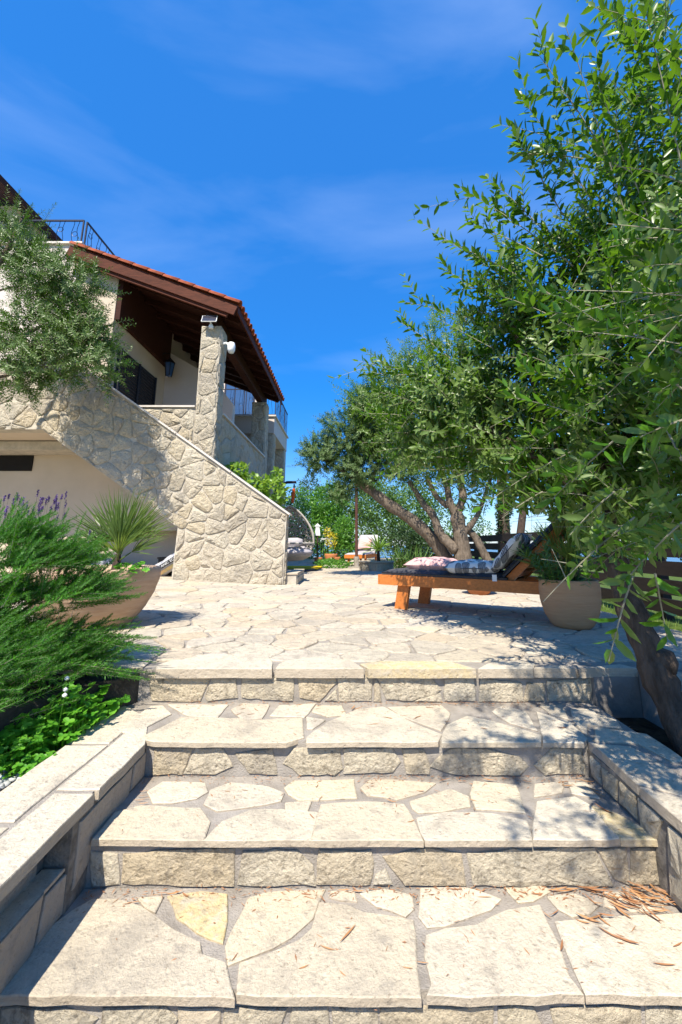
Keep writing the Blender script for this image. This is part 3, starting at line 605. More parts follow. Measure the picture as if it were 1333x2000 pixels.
# flight, soffit and landing behind the wall
b = MB(); b.prism([(-5.30, SY+.242, 2.60), (-2.82, SY+.242, .93), (-2.82, 8.28, .93), (-5.30, 8.28, 2.60), ], (0, 0, .12)); obj('stair_soffit', b, M['plaster_beige'], house)
b = MB(); b.box(-9.5, -5.302, SY+.242, 8.3, 2.60, 2.72); obj('landing_slab', b, M['plaster_beige'], house)
b = MB()
for i in range(14):
    x1 = -1.1-i*.285; z1 = .17*(i+1)+tz(-1.1, 7)
    if i: b.box(x1-.285, x1, SY+.245, FY+.35 if x1 > -2.3 else FY-.03, 0 if x1 > -2.8 else min(z1-.02, .93+(-2.82-x1+.285)*.673+.125), z1)
obj('stair_flight', b, M['mortar'], house)
b = MB(); b.box(-1.38, -.86, SY+.10, FY+.5, -.02, .17); fs_ = obj('first_step', b, M['walljoint'], house)
rockwall(fs_, [(SY+.12, .0), (FY+.48, .0), (FY+.48, .135), (SY+.12, .135)], lambda u, v, h: (-.86+max(h, -.01), u, v), .17, .16, seed=9, face=.006, gap=(.006, .01), mat='riser')
quad([(-1.04, SY+.08), (-.84, SY+.08), (-.84, FY+.5), (-1.04, FY+.5)], lambda u, v, h: (u, v, .171+max(h, -.0005)), .025, M['slab'], fs_, 'tread_slab', seg=.2)
# --- recess behind the stair
b = MB(); b.box(-9.9, -2.72, 8.302, 8.5, 0, 2.72)
rc = obj('recess_wall', b, M['plaster_beige'], house)
sx0 = onY(0, 900, 8.3).x; sx1 = onY(65, 905, 8.3).x; sz0 = onY(40, 920, 8.3).z; sz1 = onY(40, 890, 8.3).z
print('slot', sx0, sx1, sz0, sz1)
# --- porch level
b = MB(); b.box(-9.5, HX-.03, FY+.03, 14.0, 2.42, 2.58); obj('porch_floor', b, M['walljoint'], house)
def panel(name, x0, x1, y0, y1, z0, z1, mat='walljoint', par=house): b = MB(); b.box(x0, x1, y0, y1, z0, z1); return obj(name, b, M[mat], par)
pw = panel('porch_wall', -4.25, -2.965, FY, FY+.22, 0.9, 3.24)
rockwall(pw, [(-4.2, 2.0), (-2.97, 2.0), (-2.97, 3.22), (-4.2, 3.22)], lambda u, v, h: (u, FY-h, v), .36, .25, seed=12)
cs = panel('coping_slab', -4.3, -2.968, FY-.04, FY+.25, 3.243, 3.278, 'marble')
def column(x0, x1, y0, y1, z0, z1, seed, du=.24, dv=.3, side=True):
    c = panel('column', x0, x1, y0, y1, z0, z1)
    rockwall(c, [(x0+.005, z0), (x1-.005, z0), (x1-.005, z1-.01), (x0+.005, z1-.01)], lambda u, v, h: (u, y0-h, v), du, dv, seed=seed, face=.018)
    if side: rockwall(c, [(y0+.005, z0), (y1-.005, z0), (y1-.005, z1-.01), (y0+.005, z1-.01)], lambda u, v, h: (x1+h, u, v), (y1-y0)*.75, .3, seed=seed+1, face=.014)
    return c
c1 = column(-2.96, HX-.02, FY, FY+.38, 1.2, 4.96, 31, .23, .3)
sp = panel('porch_side_wall', HX-.22, HX-.02, FY+.383, 12.40, 0, 3.21)
rockwall(sp, [(FY+.39, .6), (12.4, .6), (12.4, 3.19), (FY+.39, 3.19)], lambda u, v, h: (HX-.02+h, u, v), .48, .34, seed=40, seg=.16, lowpoly=True)
panel('coping_slab', HX-.25, HX+.03, FY+.385, 12.40, 3.213, 3.25, 'marble')
c2 = column(-3.0, HX-.02, 12.42, 12.85, 1.2, 4.98, 50, .3, .34)
# --- rear wing
c3 = column(-2.98, HX-.02, 13.85, 14.2, 0, 4.35, 60, .33, .33)
c4 = column(-3.0, HX-.02, 16.3, 16.72, 0, 4.35, 70, .33, .33, side=False)
b = MB(); b.box(-6.5, HX, 13.8, 16.75, 4.352, 4.93); wing = obj('balcony_slab', b, M['plaster_white'], house)
panel('coping_slab', -6.5, HX+.06, 13.74, 16.85, 4.933, 4.985, 'marble')
panel('wing_back_wall', -6.5, -4.6, 14.6, 16.7, 0, 4.35, 'plaster_beige'); panel('wing_upper_wall', -6.5, -3.4, 15.3, 16.6, 4.987, 7.2, 'plaster_white')
panel('wing_front_wall', -6.5, -3.05, 14.1, 14.3, 2.583, 4.35, 'plaster_white'); panel('wing_low_wall', -2.9, HX-.06, 14.35, 16.25, 0, 1.55, 'plaster_white')
bd = panel('balcony_door', -4.75, -3.62, 15.2, 15.29, 4.99, 6.9, 'iron')
for i in range(3): panel('pane', -4.68+i*.36, -4.36+i*.36, 15.185, 15.199, 5.1, 6.8, 'glass', bd)
wf = panel('window', -3.95, -3.1, 14.03, 14.09, 3.25, 4.15, 'white'); 
for i in range(2):
    for j in range(2): panel('pane', -3.90+i*.40, -3.54+i*.40, 14.015, 14.028, 3.3+j*.42, 3.66+j*.42, 'void', wf)
# --- porch inner walls
PWX = -4.75
wl = panel('porch_front_wall', -5.617, PWX, FY, FY+.2, 3.88, 6.15, 'plaster_beige'); wl = panel('porch_inner_wall', PWX-.2, PWX, FY+.203, 13.7, 2.583, 6.6, 'plaster_beige')
b = MB(); b.box(PWX+.003, PWX+.10, FY+.02, 10.19, 5.12, 6.17); obj('ceiling_cladding', b, M['darkwood'], house)
sh = panel('shutter', PWX+.004, PWX+.05, 8.0, 9.62, 2.75, 4.62, 'shutter')
for i in range(2):
    for j in range(24):
        b = MB(); b.obox((PWX+.065, 8.43+i*.79, 2.88+j*.072), (0, 1, 0), (.8, 0, .6), (-.6, 0, .8), .32, .018, .004); obj('slat', b, M['shutter'], sh)
b = MB()
for y in (8.02, 8.80, 9.59): b.box(PWX+.052, PWX+.09, y-.025, y+.025, 2.76, 4.61)
obj('shutter_frame', b, M['shutter'], sh)
wv = MB(); wv.prism([(PWX+.003, 10.2, 2.583), (-2.95, 10.2, 2.583), (-2.95, 10.2, 4.15), (-3.55, 10.2, 4.9), (PWX+.003, 10.2, 5.6)], (0, .2, 0)); obj('porch_end_wall', wv, M['plaster_white'], house)
# --- upper floor wall, coping and railing
panel('upper_wall', -9.5, -5.62, FY-.02, FY+.6, 3.9, 6.80, 'plaster_white'); panel('upper_side_wall', -5.9, -5.62, FY+.603, 13.7, 4.4, 6.80, 'plaster_white')
panel('landing_back_wall', -9.5, -4.96, SY+.272, FY-.025, 3.2, 3.86, 'plaster_white')
panel('coping_slab', -9.5, -5.56, FY-.08, FY+.66, 6.803, 6.845, 'marble'); panel('coping_slab', -5.96, -5.56, FY+.663, 13.7, 6.803, 6.845, 'marble')
def railing(p0, p1, h, parent, seed, pitch=.30):
    p0, p1 = Vector(p0), Vector(p1); d = p1-p0; n = max(1, int(d.length/pitch)); u = d.normalized()
    rl = MB(); rl.tube([p0+Vector((0, 0, h)), p1+Vector((0, 0, h))], .022, 4); rl.tube([p0+Vector((0, 0, .04)), p1+Vector((0, 0, .04))], .010, 4)
    ro = obj('railing', rl, M['iron'], parent); r = random.Random(seed)
    for k in range(0, n+1, 4) if n > 3 else (0, n):
        q = p0+d*(k/n); b = MB(); b.tube([q, q+Vector((0, 0, h+.01))], .018, 4); obj('post', b, M['iron'], ro)
    for k in range(n):
        q = p0+d*((k+.5)/n); b = MB(); w = .055
        for s_ in (-1, 1):
            b.tube([q+u*s_*(w+.02*math.sin(t*6.28+s_))+Vector((0, 0, .04+(h-.05)*t)) for t in np.linspace(0, 1, 9)], .0065, 3)
        zc = h*(.42 if k % 2 else .62); b.tube([q+u*math.cos(a)*.058+Vector((0, 0, zc+math.sin(a)*.058)) for a in np.linspace(0, 2*math.pi, 10)[:-1]], .0065, 3, closed=True)
        obj('scroll_bar', b, M['iron'], ro)
railing((-9.4, FY, 6.846), (-5.64, FY, 6.846), .56, house, 1); railing((-5.60, FY+.05, 6.846), (-5.60, 11.5, 6.846), .56, house, 2)
railing((-4.9, 13.84, 4.987), (HX, 13.84, 4.987), .95, house, 3); railing((HX, 13.9, 4.987), (HX, 16.75, 4.987), .95, house, 4, .24)
# top storey behind, with its dark eave
panel('top_storey_wall', -9.9, -7.4, 8.0, 12.9, 6.3, 8.0, 'plaster_beige')
b = MB(); b.prism([(-7.15, 7.2, 7.95), (-7.15, 7.2, 8.09), (-10.5, 7.2, 9.4), (-10.5, 7.2, 9.26)], (0, 6.3, 0)); obj('top_eave', b, M['darkwood'], house)
# --- porch roof
SL = .385; EX, EZ = -2.22, 5.26
def rz(x): return EZ+(EX-x)*SL
RY0, RY1 = 7.55, 13.15; TX = -5.61
b = MB(); b.prism([(EX, RY0, rz(EX)), (EX, RY0, rz(EX)+.035), (TX, RY0, rz(TX)+.035), (TX, RY0, rz(TX))], (0, RY1-RY0, 0)); roof = obj('porch_roof', b, M['darkwood'], house)
y = RY0+.45
while y < RY1: 
    b = MB(); b.prism([(EX-.03, y, rz(EX-.03)-.002), (TX, y, rz(TX)-.002), (TX, y, rz(TX)-.15), (EX-.10, y, rz(EX-.10)-.13)], (0, .09, 0)); obj('rafter', b, M['darkwood'], roof); y += .62
b = MB(); b.box(-2.86, -2.68, RY0+.12, RY1-.1, 4.985, 5.30); obj('eave_beam', b, M['darkwood'], roof)
b = MB(); b.box(EX+.003, EX+.03, RY0, RY1, rz(EX)-.13, rz(EX)+.03); obj('eave_board', b, M['wood'], roof)
d = Vector((-1, 0, SL)).normalized(); nn = Vector((SL, 0, 1)).normalized()
def verge(y0, y1, o0, o1, nm, xa=EX+.03):
    a = Vector((xa, y0, rz(xa))); e = Vector((TX-.05, y0, rz(TX-.05))); b = MB()
    b.prism([a+nn*o0, e+nn*o0, e+nn*o1, a+nn*o1], (0, y1-y0, 0)); return obj(nm, b, M['wood'], roof)
verge(RY0-.06, RY0-.02, -.20, .02, 'barge_board'); verge(RY0-.018, RY0+.04, -.27, -.12, 'barge_board', EX-.10)
# barrel tiles
tl = .42; tvs = []; k = 6
for (t, rr) in ((0, .098), (1, .082)):
    for h_ in (0, .016):
        for j in range(k+1):
            a = math.pi*j/k; tvs.append((t*tl, math.cos(a)*(rr-h_), math.sin(a)*(rr-h_)))
n1 = k+1; tfs = []
for j in range(k):
    tfs += [(j, j+1, 2*n1+j+1, 2*n1+j), (n1+j, 3*n1+j, 3*n1+j+1, n1+j+1), (j, n1+j, n1+j+1, j+1)]
tme = bpy.data.meshes.new('roof_tile'); tme.from_pydata(tvs, [], tfs); tme.materials.append(M['tile']); tme.polygons.foreach_set('use_smooth', [True]*len(tme.polygons))
r = random.Random(5); ny = 26; nx = 11; cnt = 0
lowm = MB()
for i in range(ny):
    y = RY0-.02+i*(RY1-RY0+.0)/(ny-1)
    for j in range(nx):
        s = j*.335-.07; p = Vector((EX, y, rz(EX)+.04))+d*s+nn*(.012 if j else .01)
        if p.x < TX+.1: continue
        o = link('roof_tile', tme, roof, p); cnt += 1
        o.rotation_euler = (r.uniform(-.03, .03), math.atan(-SL)+math.pi*0-.035+0, 0); o.rotation_euler = Matrix(((d.x, 0, nn.x), (0, -1, 0), (d.z, 0, nn.z))).transposed().to_euler() if False else (Matrix.Rotation(0, 3, 'X')@Matrix((( d.x, 0., nn.x), (0., 1., 0.), (d.z, 0., nn.z)))).to_euler()
    # troughs between the covers
    yy = y+(RY1-RY0)/(ny-1)/2
    if i < ny-1:
        a = Vector((EX+.06, yy, rz(EX+.06)+.05)); e = Vector((TX, yy, rz(TX)+.05))
        for q0, q1 in ((-.075, 0), (0, .075)):
            z0_, z1_ = (.05, 0) if q0 < 0 else (0, .05)
            lowm.add([a+Vector((0, q0, z0_)), a+Vector((0, q1, z1_)), e+Vector((0, q1, z1_)), e+Vector((0, q0, z0_))], [(0, 1, 2, 3)])
obj('roof_trough', lowm, M['tile'], roof); print('tiles', cnt)
# --- wall fittings
ln = thing('wall_lantern', (PWX, 10.0, 4.7), 'dark metal lantern hanging under the porch roof beside the shuttered window', 'lantern')
lx, ly, lz = -4.45, 9.75, 4.72
b = MB(); b.lathe([(.001, .5), (.05, .44), (.13, .36), (.14, .34), (.001, .335)], (lx, ly, lz), 6); obj('lantern_cap', b, M['black'], ln)
b = MB(); b.lathe([(.05, 0), (.075, .02), (.115, .33)], (lx, ly, lz), 6); obj('lantern_glass', b, M['glass'], ln)
b = MB()
for j in range(6): a = j*math.pi/3; b.tube([(lx+.078*math.cos(a), ly+.078*math.sin(a), lz), (lx+.122*math.cos(a), ly+.122*math.sin(a), lz+.335)], .009, 4)
b.tube([(lx, ly, lz+.48), (lx-.02, ly, lz+.6), (lx-.15, ly, lz+.62), (PWX-.01, ly, lz+.5)], .012, 5); obj('lantern_frame', b, M['black'], ln)
so_ = thing('solar_lamp', (-2.78, FY, 4.96), 'small solar panel lamp fixed at the top of the front stone column', 'solar lamp')
b = MB(); b.obox((-2.76, FY-.16, 5.03), (1, 0, 0), (0, .35, .93), (0, -.93, .35), .15, .085, .008); sp_ = obj('solar_panel', b, M['white'], so_)
b = MB(); b.obox((-2.76, FY-.167, 5.033), (1, 0, 0), (0, .35, .93), (0, -.93, .35), .138, .075, .006); obj('solar_cell', b, M['panel'], sp_)
b = MB(); b.tube([(-2.76, FY-.15, 5.02), (-2.75, FY-.06, 4.95), (-2.75, FY-.03, 4.93)], .02, 6); b.lathe([(.001, 0), (.045, .01), (.05, .05), (.03, .1)], (-2.75, FY-.07, 4.86), 10); obj('lamp_head', b, M['white'], so_)
sc_ = thing('security_lamp', (HX, FY+.2, 4.6), 'round white lamp on a short arm on the side of the front stone column', 'lamp')
b = MB(); b.tube([(HX-.01, FY+.1, 4.62), (HX+.07, FY+.1, 4.64), (HX+.12, FY+.08, 4.60)], .025, 6); obj('lamp_arm', b, M['white'], sc_)
b = MB(); b.lathe([(.001, -.12), (.05, -.11), (.075, -.05), (.08, .03), (.06, .1), (.001, .13)], (HX+.19, FY+.06, 4.52), 12); obj('lamp_head', b, M['white'], sc_, smooth=True)
# slot opening in the recess wall: dark vent
b = MB(); b.box(sx0-1, sx1, 8.28, 8.301, sz0, sz1); vt = obj('vent', b, M['void'], rc)

# ================================================================== VEGETATION TOOLS
UPV = np.array([0, 0, 1.])
def nrm(a): return a/np.maximum(np.linalg.norm(a, axis=-1, keepdims=True), 1e-9)
def leaf_geo(p, d, n, l, w, detail=1, fold=.18, curl=.12):
    """leaves from base p along d with face normal n; arrays of N"""
    d = nrm(d); n = nrm(n-d*(n*d).sum(-1, keepdims=True)); s = np.cross(d, n); l = l[:, None]; w = w[:, None]; N_ = len(p)
    if detail == 0:
        pts = [p, p+d*l*.45+s*w+n*w*fold, p+d*l-n*l*curl*.5, p+d*l*.45-s*w+n*w*fold]
        V = np.stack(pts, 1).reshape(-1, 3); F_ = np.array([(0, 2, 1), (0, 3, 2)])
    else:
        f = fold
        pts = [p, p+d*l*.25+s*w*.8+n*w*f, p+d*l*.25-s*w*.8+n*w*f, p+d*l*.42-n*l*curl*.15, p+d*l*.66+s*w*.86+n*w*f-n*l*curl*.4, p+d*l*.66-s*w*.86+n*w*f-n*l*curl*.4, p+d*l-n*l*curl]
        V = np.stack(pts, 1).reshape(-1, 3); F_ = np.array([(0, 3, 1), (0, 2, 3), (1, 3, 4), (2, 5, 3), (4, 3, 6), (5, 6, 3)])
    m = V.shape[0]//N_; return V, (F_[None]+np.arange(N_)[:, None, None]*m).reshape(-1, 3)
class Shoots:
    def __init__(s, rg): s.p = []; s.d = []; s.n = []; s.l = []; s.w = []; s.tw = MB(); s.g = rg; s.tip = .4
    def shoot(s, base_, dr, length, pairs, ll, lw, sag=0., twig=.0022, k=3, start=.08, spread=.75, curve=None):
        g = s.g; dr = nrm(np.asarray(dr, float)); side = nrm(np.cross(dr, g.normal(size=3)))
        m = 6; ts = np.linspace(0, 1, m); b = np.asarray(base_, float)
        bend = (g.normal(size=3)*.12 if curve is None else np.asarray(curve))*length; path = b+np.outer(ts, dr)*length+np.outer(ts**2, bend)-np.outer(ts**2, UPV)*sag*length
        if twig: s.tw.tube(path.tolist(), (np.linspace(twig, twig*.35, m)).tolist(), k, cap=False)
        t = np.linspace(start, 1, pairs); seg = np.clip((t*(m-1)).astype(int), 0, m-2); fr = (t*(m-1)-seg)[:, None]
        pos = path[seg]*(1-fr)+path[seg+1]*fr; tg = nrm(path[seg+1]-path[seg]); a0 = g.uniform(0, 6.28)
        u = nrm(np.cross(tg, side)); v = np.cross(tg, u); ang = a0+np.arange(pairs)*math.pi/2+g.normal(size=pairs)*.25
        for sg in (1, -1):
            rad = sg*(u*np.cos(ang)[:, None]+v*np.sin(ang)[:, None]); ld = nrm(tg*(1-spread+.35*(t[:, None]**3))+rad*spread+g.normal(size=(pairs, 3))*.13+UPV*.10)
            s.p.append(pos); s.d.append(ld); s.n.append(nrm(tg*.8-rad*.25+UPV*.35+g.normal(size=(pairs, 3))*.3))
            sc = (1-s.tip*np.abs(t-.5)*2*t)*g.uniform(.75, 1.15, pairs); s.l.append(ll*sc); s.w.append(lw*sc)
    def arrays(s): return [np.concatenate(x) for x in (s.p, s.d, s.n, s.l, s.w)]
def dirs(g, n):
    return nrm(g.normal(size=(n, 3)))
def fill_crown(S_, ells, per_m2, ll, lw, length, pairs, up=.35, twig=.0022, detail=1, inner=.35, sag=.05, k=3):
    g = S_.g
    for c, r in ells:
        c = np.array(c); r = np.array(r); n = int(per_m2*4*math.pi*((r[0]*r[1]+r[1]*r[2]+r[0]*r[2])/3))
        u = dirs(g, n); rr = inner+(1-inner)*g.random(n)**.6
        lump = 1+.18*np.sin(u[:, 0]*5+c[0]*9)*np.cos(u[:, 2]*6+c[1]*7)+.1*g.normal(size=n)*.6
        for i in range(n):
            b = c+u[i]*r*rr[i]*lump[i]*.85
            S_.shoot(b, u[i]*(.9 if rr[i] > .6 else .5)+UPV*up+g.normal(size=3)*.35, length*g.uniform(.6, 1.25), pairs, ll, lw, sag, twig, k)
def bush(name, loc, ells, n, size, mat, label, cat, group=None, detail=0, trunk=None, seed=0, wr=.32, bark='darkbark'):
    g = np.random.default_rng(seed+100); P = []; D = []
    tot = sum(r[0]*r[1]+r[1]*r[2]+r[0]*r[2] for _, r in ells)
    for c, r in ells:
        k = int(n*(r[0]*r[1]+r[1]*r[2]+r[0]*r[2])/tot); u = dirs(g, k); rr = .55+.45*g.random(k)**.5
        lump = 1+.16*np.sin(u[:, 0]*7+c[0]*9)*np.cos(u[:, 2]*8+c[1]*5)+.13*np.sin(u[:, 1]*13+u[:, 2]*11)
        P.append(np.array(c)+u*np.array(r)*(rr*lump)[:, None]); D.append(nrm(u*.6+g.normal(size=(k, 3))*.7+UPV*.1))
    P = np.concatenate(P); D = np.concatenate(D); k = len(P); l = size*g.uniform(.6, 1.3, k)
    t = thing(name, loc, label, cat, group)
    obj('foliage', leaf_geo(P, D, nrm(g.normal(size=(k, 3))*.8+UPV), l, l*wr, detail), M[mat], t)
    for path, rad in (trunk or []): 
        b = MB(); b.tube(path, rad, 7); obj('trunk', b, M[bark], t, smooth=True)
    return t
def limb(paths, name, par, mat='bark', k=10, seed=0, label=None):
    r = random.Random(seed)
    for path, r0, r1 in paths:
        P = [Vector(p) for p in path]; Q = []
        for i in range(len(P)-1):
            a = P[max(i-1, 0)]; b_ = P[i]; c = P[i+1]; d_ = P[min(i+2, len(P)-1)]
            for t in np.linspace(0, 1, 6)[:-1]:
                Q.append(.5*((2*b_)+(c-a)*t+(2*a-5*b_+4*c-d_)*t*t+(3*b_-a-3*c+d_)*t**3))
        Q.append(P[-1]); n = len(Q); rad = [(r0+(r1-r0)*i/(n-1))*(1+r.uniform(-.10, .14)) for i in range(n)]
        b = MB(); b.tube(Q, rad, k); V = np.array(b.v)
        V += nprng.normal(size=V.shape)*min(r0, r1)*.05; b.v = V.tolist(); obj(name, b, M[mat], par, smooth=True)

# ================================================================== OLIVE TREE, right foreground
ta = thing('olive_tree', (1.43, 1.97, -.23), 'large olive tree with leaning shaded trunk in the bed right of the steps', 'olive tree', 'olive trees')
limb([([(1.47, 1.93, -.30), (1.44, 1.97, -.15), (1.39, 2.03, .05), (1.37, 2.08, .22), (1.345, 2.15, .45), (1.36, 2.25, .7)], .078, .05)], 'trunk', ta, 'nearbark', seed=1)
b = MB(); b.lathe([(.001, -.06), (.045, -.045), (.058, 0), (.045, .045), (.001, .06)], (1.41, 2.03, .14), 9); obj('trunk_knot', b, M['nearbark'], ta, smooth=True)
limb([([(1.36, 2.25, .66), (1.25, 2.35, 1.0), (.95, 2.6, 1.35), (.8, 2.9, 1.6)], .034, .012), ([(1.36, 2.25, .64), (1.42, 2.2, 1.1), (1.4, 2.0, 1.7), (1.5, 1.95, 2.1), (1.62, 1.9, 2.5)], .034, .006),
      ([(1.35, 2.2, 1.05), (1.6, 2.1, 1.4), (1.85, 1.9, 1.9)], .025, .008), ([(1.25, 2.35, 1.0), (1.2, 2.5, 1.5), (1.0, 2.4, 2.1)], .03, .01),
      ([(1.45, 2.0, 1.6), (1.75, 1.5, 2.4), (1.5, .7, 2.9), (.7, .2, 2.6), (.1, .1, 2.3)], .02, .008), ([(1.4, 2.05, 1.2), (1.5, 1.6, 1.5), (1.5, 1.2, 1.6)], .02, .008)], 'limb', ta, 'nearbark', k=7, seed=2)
ga = np.random.default_rng(42); SA = Shoots(ga)
E_ = lambda x, y, Y, r: (tuple(onY(x, y, Y)), r)
ellsA = [E_(1215, 560, 2.15, (.50, .50, .50)), E_(1075, 700, 2.5, (.48, .5, .48)), E_(900, 790, 2.95, (.46, .5, .42)), E_(1010, 880, 2.8, (.5, .45, .40)), E_(1220, 850, 2.2, (.5, .5, .48)),
         E_(1150, 960, 2.5, (.42, .4, .3)), E_(1300, 380, 1.95, (.42, .42, .5)), E_(1330, 720, 1.7, (.4, .35, .5)), E_(1340, 980, 1.75, (.30, .35, .28)), E_(840, 850, 3.2, (.38, .4, .32)), E_(1010, 600, 2.6, (.3, .35, .25))]
fill_crown(SA, ellsA, 58, .072, .0125, .32, 12, up=.42, inner=.15)
fill_crown(SA, [E_(1300, 110, 1.7, (.30, .30, .42)), E_(1190, 270, 1.85, (.26, .26, .34))], 26, .064, .0108, .30, 11, up=.7, inner=.25)
fill_crown(SA, [((1.02, .80, 1.30), (.26, .38, .45)), ((1.25, 1.15, 1.55), (.3, .35, .4))], 60, .056, .0102, .26, 11, up=.3, inner=.2)
# sparse branches arching over the steps, above the frame
for c, r_e in (((.22, .10, 2.30), (.42, .30, .22)), ((.55, .02, 2.10), (.32, .28, .2)), ((.75, .30, 2.6), (.4, .4, .3)), ((.35, .35, 2.75), (.3, .3, .2))):
    fill_crown(SA, [(c, r_e)], 25, .062, .010, .26, 10, up=.1)
# traced outer shoots: tip and root marks, distance
for (x0, y0, Y0, x1, y1, Y1, pr_) in (
    (1300,520,1.7, 1145,100,1.45, 15), (1240,480,1.8, 1090,0,1.45, 14), (1333,330,1.4, 1250,-30,1.25, 12), (1180,430,1.9, 1003,165,1.75, 17), (1200,330,1.7,1040,85,1.6,11), (1140,310,1.8, 1005,300,1.8, 9),
    (1120,520,2.0, 882,352,2.05, 17), (1080,470,2.0, 960,350,2.0, 11), (1100,590,2.1, 842,455,2.15, 18), (1060,500,2.0, 905,430,2.1, 11), (1100,420,2.0,1010,275,1.9,10),
    (1020,660,2.5, 782,585,2.6, 16), (980,600,2.4, 860,520,2.5, 12), (1000,560,2.3,930,500,2.3,9), (900,760,2.8, 692,702,2.9, 15), (880,700,2.8, 770,620,2.9, 12), (840,800,3.0,720,760,3.1,11), (850,740,2.8,700,730,3.0,11),
    (1333,690,1.15, 1060,600,1.6, 15), (1300,655,1.4, 1020,560,2.0, 14), (1333,560,1.2,1180,470,1.6,11), (1120,640,1.8,960,570,2.1,13), (1180,760,1.7,1010,720,2.0,13), (1180,830,1.7,980,770,2.1,13),
    (1120,880,1.9, 950,985,2.0, 12), (1150,800,1.8,1000,900,2.1,11), (1200,860,1.5, 1060,1000,1.7, 11), (1333,1020,1.3, 1230,1128,1.35, 8), (1236,1125,1.35, 1195,1275,1.35, 7), (1240,1010,1.4,1075,1165,1.45,9),
    (1333,900,1.1, 1270,780,1.2, 7), (1333,760,1.05,1262,700,1.1,6), (1280,1120,1.3,1300,1230,1.35,5), (1200,960,1.5,1120,1040,1.5,7), (1333,820,1.0,1240,860,1.05,6), (1060,960,1.9,985,1010,1.9,7), (1333,240,1.4,1230,60,1.3,10), (1333,120,1.3,1180,20,1.35,9)):
    a = np.array(onY(x0, y0, Y0)); e = np.array(onY(x1, y1, Y1)); v = e-a; ln_ = np.linalg.norm(v)
    SA.tip = .15; SA.shoot(a+UPV*0, v+UPV*ln_*.12, ln_, int(pr_*1.3), .078, .0135, sag=.12, twig=.0034, k=4, start=.05, curve=(0, 0, 0), spread=.62)
    for tq in (.25, .45, .62, .8):
        if ln_ > .25 and ga.random() < .8: SA.shoot(a+v*tq, v/ln_*.8+ga.normal(size=3)*.5+UPV*.3, ln_*.30*ga.uniform(.7, 1.3), 6, .070, .0125, .05, .002, curve=(0, 0, 0), spread=.6)
    SA.tip = .4
p, d_, n_, l_, w_ = SA.arrays(); print('near leaves', len(p))
# clear the view of the steps and of the lens
pc = (p+d_*l_[:, None]*.5); dist = np.linalg.norm(pc-np.array([0, 0, EYE]), axis=1); y_, z_ = pc[:, 1], pc[:, 2]-EYE; dep = y_*_c+z_*_s
sx = PX+FOC*pc[:, 0]/np.maximum(dep, .05); sy = PY-FOC*(-y_*_s+z_*_c)/np.maximum(dep, .05)
keep = (dist > .8)&~((dep > .1)&(sx < 1075+35*(sy > 1015))&(sy > 1000)&(sx > -50)&(sy < 2100)&(dep < 3.4)); inv = (sx > 0)&(sx < 1333)&(sy > 0)&(sy < 2000)&(dep > .1)
keep &= ~((dep > .1)&(sy > 1290)&(sy < 2100)&(sx > 0))
p, d_, n_, l_, w_, dep, inv = [a[keep] for a in (p, d_, n_, l_, w_, dep, inv)]
score = np.where(inv, l_/np.maximum(dep, .1), 0); order = np.argsort(-score); first = order[:280]; rest_ = order[280:]
mt = M['olive']; protos = []
for i in range(8):
    V, F_ = leaf_geo(np.zeros((1, 3)), np.array([[1., 0, 0]]), np.array([[0, 0, 1.]]), np.array([1.]), np.array([.155+.02*(i % 3)]), 1, .15+.05*(i % 4), .04+.05*(i//3))
    me = bpy.data.meshes.new('leaf'); me.from_pydata(V.tolist(), [], F_.tolist()); me.materials.append(mt); me.polygons.foreach_set('use_smooth', [True]*len(me.polygons)); protos.append(me)
for q, i in enumerate(first):
    o = link('leaf', protos[q % 8], ta, Vector(p[i])); dd = Vector(d_[i]).normalized(); nn_ = Vector(n_[i]); nn_ = (nn_-dd*nn_.dot(dd)).normalized(); ss = nn_.cross(dd)
    o.rotation_euler = Matrix((dd, ss, nn_)).transposed().to_euler(); o.scale = (l_[i],)*3
obj('foliage', leaf_geo(p[rest_], d_[rest_], n_[rest_], l_[rest_], w_[rest_], 1, .2, .10), mt, ta, smooth=True, kind='stuff')
obj('twigs', SA.tw, M['twig'], ta, kind='stuff')

# ================================================================== OLIVE BRANCHES, left, by the house
tb = thing('olive_tree', (-6.6, 5.6, 0), 'grey green olive tree reaching in from the left in front of the staircase', 'olive tree', 'olive trees')
limb([([(-6.6, 5.6, -.1), (-6.5, 5.6, 1.2), (-6.4, 5.7, 2.2)], .14, .10), ([(-6.4, 5.7, 2.1), (-5.8, 5.75, 2.9), (-5.2, 5.8, 3.5), (-4.6, 5.8, 3.9)], .07, .018), ([(-6.4, 5.7, 2.2), (-6.0, 5.75, 3.6), (-5.5, 5.8, 4.8), (-5.2, 5.8, 5.8)], .07, .016), ([(-5.9, 5.75, 2.8), (-5.0, 5.8, 3.1), (-4.2, 5.8, 3.3)], .035, .012), ([(-5.6,5.8,4.4),(-5.1,5.8,4.55),(-4.7,5.8,4.6)], .02, .01)], 'limb', tb, k=7, seed=5)
SB = Shoots(np.random.default_rng(5))
fill_crown(SB, [E_(20, 470, 5.9, (.42, .4, .55)), E_(75, 540, 5.8, (.42, .4, .42)), E_(140, 560, 5.8, (.42, .4, .38)), E_(60, 650, 5.8, (.5, .4, .42)), E_(150, 670, 5.8, (.45, .4, .40)), E_(195, 710, 5.8, (.30, .3, .20)), E_(30, 730, 5.8, (.45, .35, .25)), E_(90, 715, 5.8, (.4, .35, .22)), E_(175, 650, 5.9, (.36, .3, .3)), E_(120, 600, 6.0, (.35, .3, .35))],
           78, .072, .0098, .36, 15, up=.3, twig=.0025)
